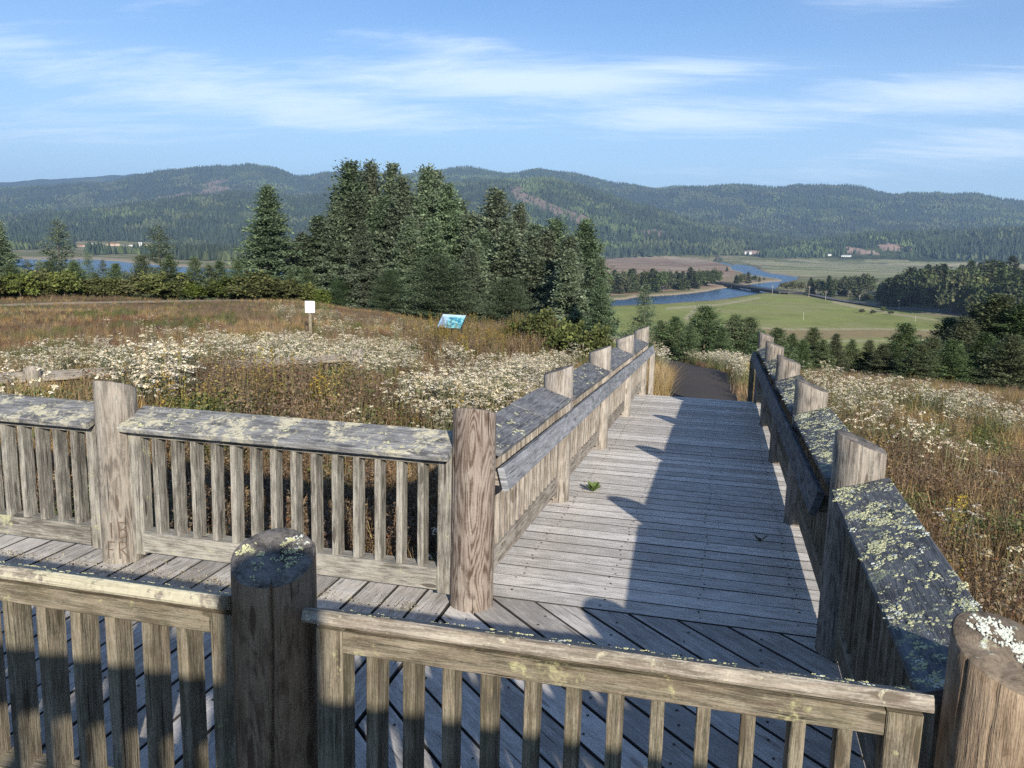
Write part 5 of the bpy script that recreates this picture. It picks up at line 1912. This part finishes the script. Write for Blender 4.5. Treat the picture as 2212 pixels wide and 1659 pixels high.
def scatter(name, label, cat, kind, nvar, pts, scl):
    """one object whose points carry clumps of plants"""
    col = bpy.data.collections.new(name + '_patterns')
    for o in make_set(kind, nvar):
        col.objects.link(o)
    n = len(pts)
    me = bpy.data.meshes.new(name)
    me.vertices.add(n)
    me.vertices.foreach_set('co', np.ascontiguousarray(pts, np.float32).ravel())
    g = np.random.default_rng(len(name))
    rot = np.zeros((n, 3), np.float32)
    rot[:, 2] = g.random(n) * 6.283
    rot[:, :2] = g.normal(0, .10, (n, 2))
    for nm, typ, arr in (('rot', 'FLOAT_VECTOR', rot), ('scl', 'FLOAT', scl), ('idx', 'INT', g.integers(0, nvar, n))):
        at = me.attributes.new(nm, typ, 'POINT')
        at.data.foreach_set('vector' if typ == 'FLOAT_VECTOR' else 'value', np.ascontiguousarray(arr, np.int32 if typ == 'INT' else np.float32).ravel())
    o = new_obj(name, me)
    ng = bpy.data.node_groups.new(name, 'GeometryNodeTree')
    ng.interface.new_socket('Geometry', in_out='INPUT', socket_type='NodeSocketGeometry')
    ng.interface.new_socket('Geometry', in_out='OUTPUT', socket_type='NodeSocketGeometry')
    N = ng.nodes
    gi, go = N.new('NodeGroupInput'), N.new('NodeGroupOutput')
    ip_ = N.new('GeometryNodeInstanceOnPoints')
    ci = N.new('GeometryNodeCollectionInfo')
    ci.inputs['Collection'].default_value = col
    ci.inputs['Separate Children'].default_value = True
    ci.inputs['Reset Children'].default_value = True
    def attr(nm, typ):
        a = N.new('GeometryNodeInputNamedAttribute')
        a.data_type = typ
        a.inputs['Name'].default_value = nm
        return a.outputs['Attribute']
    er = N.new('FunctionNodeEulerToRotation')
    Lk = ng.links.new
    Lk(gi.outputs[0], ip_.inputs['Points'])
    Lk(ci.outputs[0], ip_.inputs['Instance'])
    ip_.inputs['Pick Instance'].default_value = True
    Lk(attr('idx', 'INT'), ip_.inputs['Instance Index'])
    Lk(attr('rot', 'FLOAT_VECTOR'), er.inputs[0])
    Lk(er.outputs[0], ip_.inputs['Rotation'])
    Lk(attr('scl', 'FLOAT'), ip_.inputs['Scale'])
    Lk(ip_.outputs[0], go.inputs[0])
    md = o.modifiers.new('plants', 'NODES')
    md.node_group = ng
    return tag(o, label, cat, kind='stuff')


def meadow_points():
    g = np.random.default_rng(5)
    bands = [(2.2, 7, 95), (7, 13, 75), (13, 22, 42), (22, 34, 24), (34, 58, 13)]
    P = []
    for (d0, d1, dens) in bands:
        area = .5 * R(110) * (d1 ** 2 - d0 ** 2)
        n = int(area * dens)
        d = np.sqrt(d0 ** 2 + (d1 ** 2 - d0 ** 2) * g.random(n))
        a = R(-72) + R(110) * g.random(n)
        P.append(np.stack([CAM[0] + d * np.sin(a), CAM[1] + d * np.cos(a), d, a], 1))
    P = np.concatenate(P)
    x, y, d, a = P.T
    rr = np.interp(np.degrees(a), AZ_T, R_T)
    keep = d < rr + 9
    keep &= ~((x > -.28) & (x < W_ + .26) & (y > -3.2) & (y < 10.5))
    keep &= ~((x > -5.6) & (x < W_ + .26) & (y > -6.6) & (y < .30))
    cx = np.interp(y, [q[1] for q in PATH], [q[0] for q in PATH])
    keep &= ~((np.abs(x - cx) < .78 + .14 * (fbm(x * 3, y * 3, 4) - .5)) & (y > 10) & (y < 27))
    P = P[keep]
    # a rank thicket stands before the interpretive panel
    n = 420
    ea = np.radians(np.interp(g.random(n), [0, 1], [az_of_px(880), az_of_px(1075)]))
    ed = 20.5 + 4.0 * g.random(n)
    P = np.concatenate([P, np.stack([CAM[0] + ed * np.sin(ea), CAM[1] + ed * np.cos(ea), ed, ea], 1)])
    z = height(P[:, 0], P[:, 1])
    return np.stack([P[:, 0], P[:, 1], z], 1), P[:, 2]


def build_meadow():
    g = np.random.default_rng(8)
    P, d = meadow_points()
    x, y = P[:, 0], P[:, 1]
    top = P.copy()
    top[:, 2] += .45
    px, py, k = project(top)
    w = np.full(len(P), 0.0)
    base = smooth(.62, .74, fbm(x * .45, y * .45, 91)) * np.where(x > 2.2, .07, .14)
    w = np.maximum(w, base * (d < 30))
    for poly, v in PATCHES_W:
        m_ = inside(poly, px, py) & (k > 0)
        w = np.where(m_, np.maximum(w, v * (.25 + .9 * smooth(.35, .58, fbm(x * 1.1, y * 1.1, 92)))), w)
    sgx, sgy, _ = project(np.array([[sx_, sy__, sz_]]))
    nosign = (np.abs(px - 666) < 16) & (d > sgd - 3.2) & (d < sgd + .5)
    u = g.random(len(P))
    lane = np.zeros(len(P), bool)
    lp = [(-60, 661), (120, 655), (300, 652), (520, 647), (640, 646)]
    gx, gy, _ = project(P)
    for i in range(len(lp) - 1):
        lane |= (d > 25) & near_poly(gx, gy, [lp[i], lp[i + 1]], 2.2)
    iswhite = (u < w * np.interp(d, [3, 8, 14, 30], [.30, .42, .62, .8])) & ~lane
    n1, n2, n3 = fbm(x * .3, y * .3, 93), fbm(x * .12, y * .45, 94), fbm(x * .8, y * .8, 95)
    right = x > 2.2
    v = g.random(len(P))
    kind = np.where(n1 + .25 * (v - .5) > .54, 1, 0)                       # 0 grass, 1 brown
    kind = np.where(right & (kind == 1) & (v < .45), 0, kind)
    kind = np.where((n2 + .1 * (v - .5) > .64) & (d > 11), 2, kind)         # red
    kind = np.where((n3 + .2 * (v - .5) > np.where(right, .66, .60)), 3, kind)                    # green
    gold = (g.random(len(P)) < np.where(fbm(x * .7, y * .7, 96) > .60, .045, .006)) & (d < 24)
    kind = np.where(gold, 5, kind)
    kind = np.where(iswhite, 4, kind)
    edge = (np.abs(x - .2) < .35) & (y > 9.9) & (y < 14.5)
    kind = np.where(edge & (v < .8), 6, kind)
    kind = np.where(lane | nosign, -1, kind)
    s = g.uniform(.7, 1.25, len(P)) * np.interp(d, [3, 12, 22, 40], [.95, 1.0, .75, .45])
    s = np.where((d > 20) & (kind != 4), s * .85, s)
    thick = inside([(860, 700), (1060, 705), (1240, 720), (1200, 765), (1060, 770), (880, 735)], gx, gy - 14) & (d > 12)
    thick |= (gx > 875) & (gx < 1080) & (d > 20.3) & (d < 24.6)
    front = (d > 9) & (d < 15.5) & (gx > -50) & (gx < 800) & (x + 9.0 > (y - 6.2) * .702 - .1)
    s = np.where(front, s * 1.45, s)
    s = np.where(thick & (kind != 4), s * 1.9, s)
    kind = np.where(thick & (kind != 4), np.where(v < .55, 1, np.where(v < .75, 0, np.where(v < .9, 3, 5))), kind)
    names = [('dry_grass', 'straw coloured dry grass of the meadow', 'grass', 'grass', 5), ('brown_weeds', 'withered brown weeds of the meadow', 'weeds', 'brown', 5),
             ('red_weeds', 'reddish brown low weeds in the meadow', 'weeds', 'red', 3), ('green_weeds', 'low green weeds among the dry grass', 'weeds', 'green', 4),
             ('white_flowers', 'clustered cream white wildflowers in drifts across the meadow', 'wildflowers', 'white', 6), ('goldenrod', 'yellow plumed goldenrod scattered in the meadow', 'wildflowers', 'gold', 4),
             ('tall_grass', 'long golden grass leaning over the start of the path', 'grass', 'tall', 3)]
    for i, (nm, lab, cat, kd, nv) in enumerate(names):
        m_ = kind == i
        print(nm, int(m_.sum()))
        scatter(nm, lab, cat, kd, nv, P[m_], s[m_])


build_meadow()

# weeds growing through the planks, crumbs of lichen under the railing
def weed(px, py, size, n, name, label, cols, up, thin=1.0):
    g = np.random.default_rng(int(px))
    d = ray(px, py)
    t_ = (-SL * (CAM[1] - Y0) - CAM[2]) / (d[2] + SL * d[1])
    q = CAM + d * t_
    V, Q, Cc = [], [], []
    for i in range(n):
        a = 6.283 * i / n * 2.4 + g.normal(0, .2)
        dv = unit(np.array([math.cos(a), math.sin(a), g.uniform(*up)]))
        sd = unit(np.cross(dv, (0, 0, 1.)))
        l = size * g.uniform(.7, 1.2)
        b0 = np.array([0, 0, .0])
        c = np.array(cols[g.integers(len(cols))]) * g.uniform(.8, 1.2)
        for s in range(3):
            f0, f1 = s / 3, (s + 1) / 3
            w0, w1 = (.05, .20, .17, .03)[s], (.05, .20, .17, .03)[s + 1]
            bend = np.array([0, 0, -.5])
            p0, p1 = dv * l * f0 + bend * l * f0 ** 2 * .6, dv * l * f1 + bend * l * f1 ** 2 * .6
            b = len(V)
            V += [p0 - sd * w0 * l * thin, p0 + sd * w0 * l * thin, p1 + sd * w1 * l * thin, p1 - sd * w1 * l * thin]
            Q.append([b, b + 1, b + 2, b + 3])
            Cc += [c] * 4
    me = fast_mesh(name, np.array(V), np.array(Q), M_WEED, np.array(Cc))
    return tag(new_obj(name, me, None, tuple(q + np.array([0, 0, .004]))), label, 'plant')


M_WEED = plant_mat('weed_leaf', .3)
weed(1281, 1062, .125, 20, 'green_weed', 'small bright green weed growing between the ramp planks', [(.14, .25, .04), (.19, .30, .06)], (.8, 2.2))
weed(1642, 1172, .10, 7, 'dried_weed', 'small dried sprig stuck between the ramp planks in the shade', [(.10, .09, .05), (.07, .07, .04)], (.3, 2.0), .3)
g = np.random.default_rng(3)
n = 120
lp = np.stack([g.uniform(-4.8, -.2, n), -.20 + g.normal(0, .05, n), np.full(n, .0005)], 1)
scatter('lichen_litter', 'crumbs of fallen lichen lying along the foot of the far platform railing', 'litter', 'litter', 3, lp, g.uniform(.5, 1.0, n))

# ------------------------------------------------------------------ air
m, t = mat('hazy_air')
t.n('ShaderNodeOutputMaterial', {'Volume': t.n('ShaderNodeVolumePrincipled', {'Color': (.46, .68, 1.0, 1), 'Density': 0.95e-4, 'Anisotropy': .1}).outputs[0]})
bm = bmesh.new()
bmesh.ops.create_cube(bm, size=1.0)
me = bpy.data.meshes.new('haze')
bm.to_mesh(me)
bm.free()
me.materials.append(m)
hz = new_obj('haze', me, None, (CAM[0], CAM[1], 350.0))
hz.scale = (20400, 20400, 790)
tag(hz, kind='stuff')
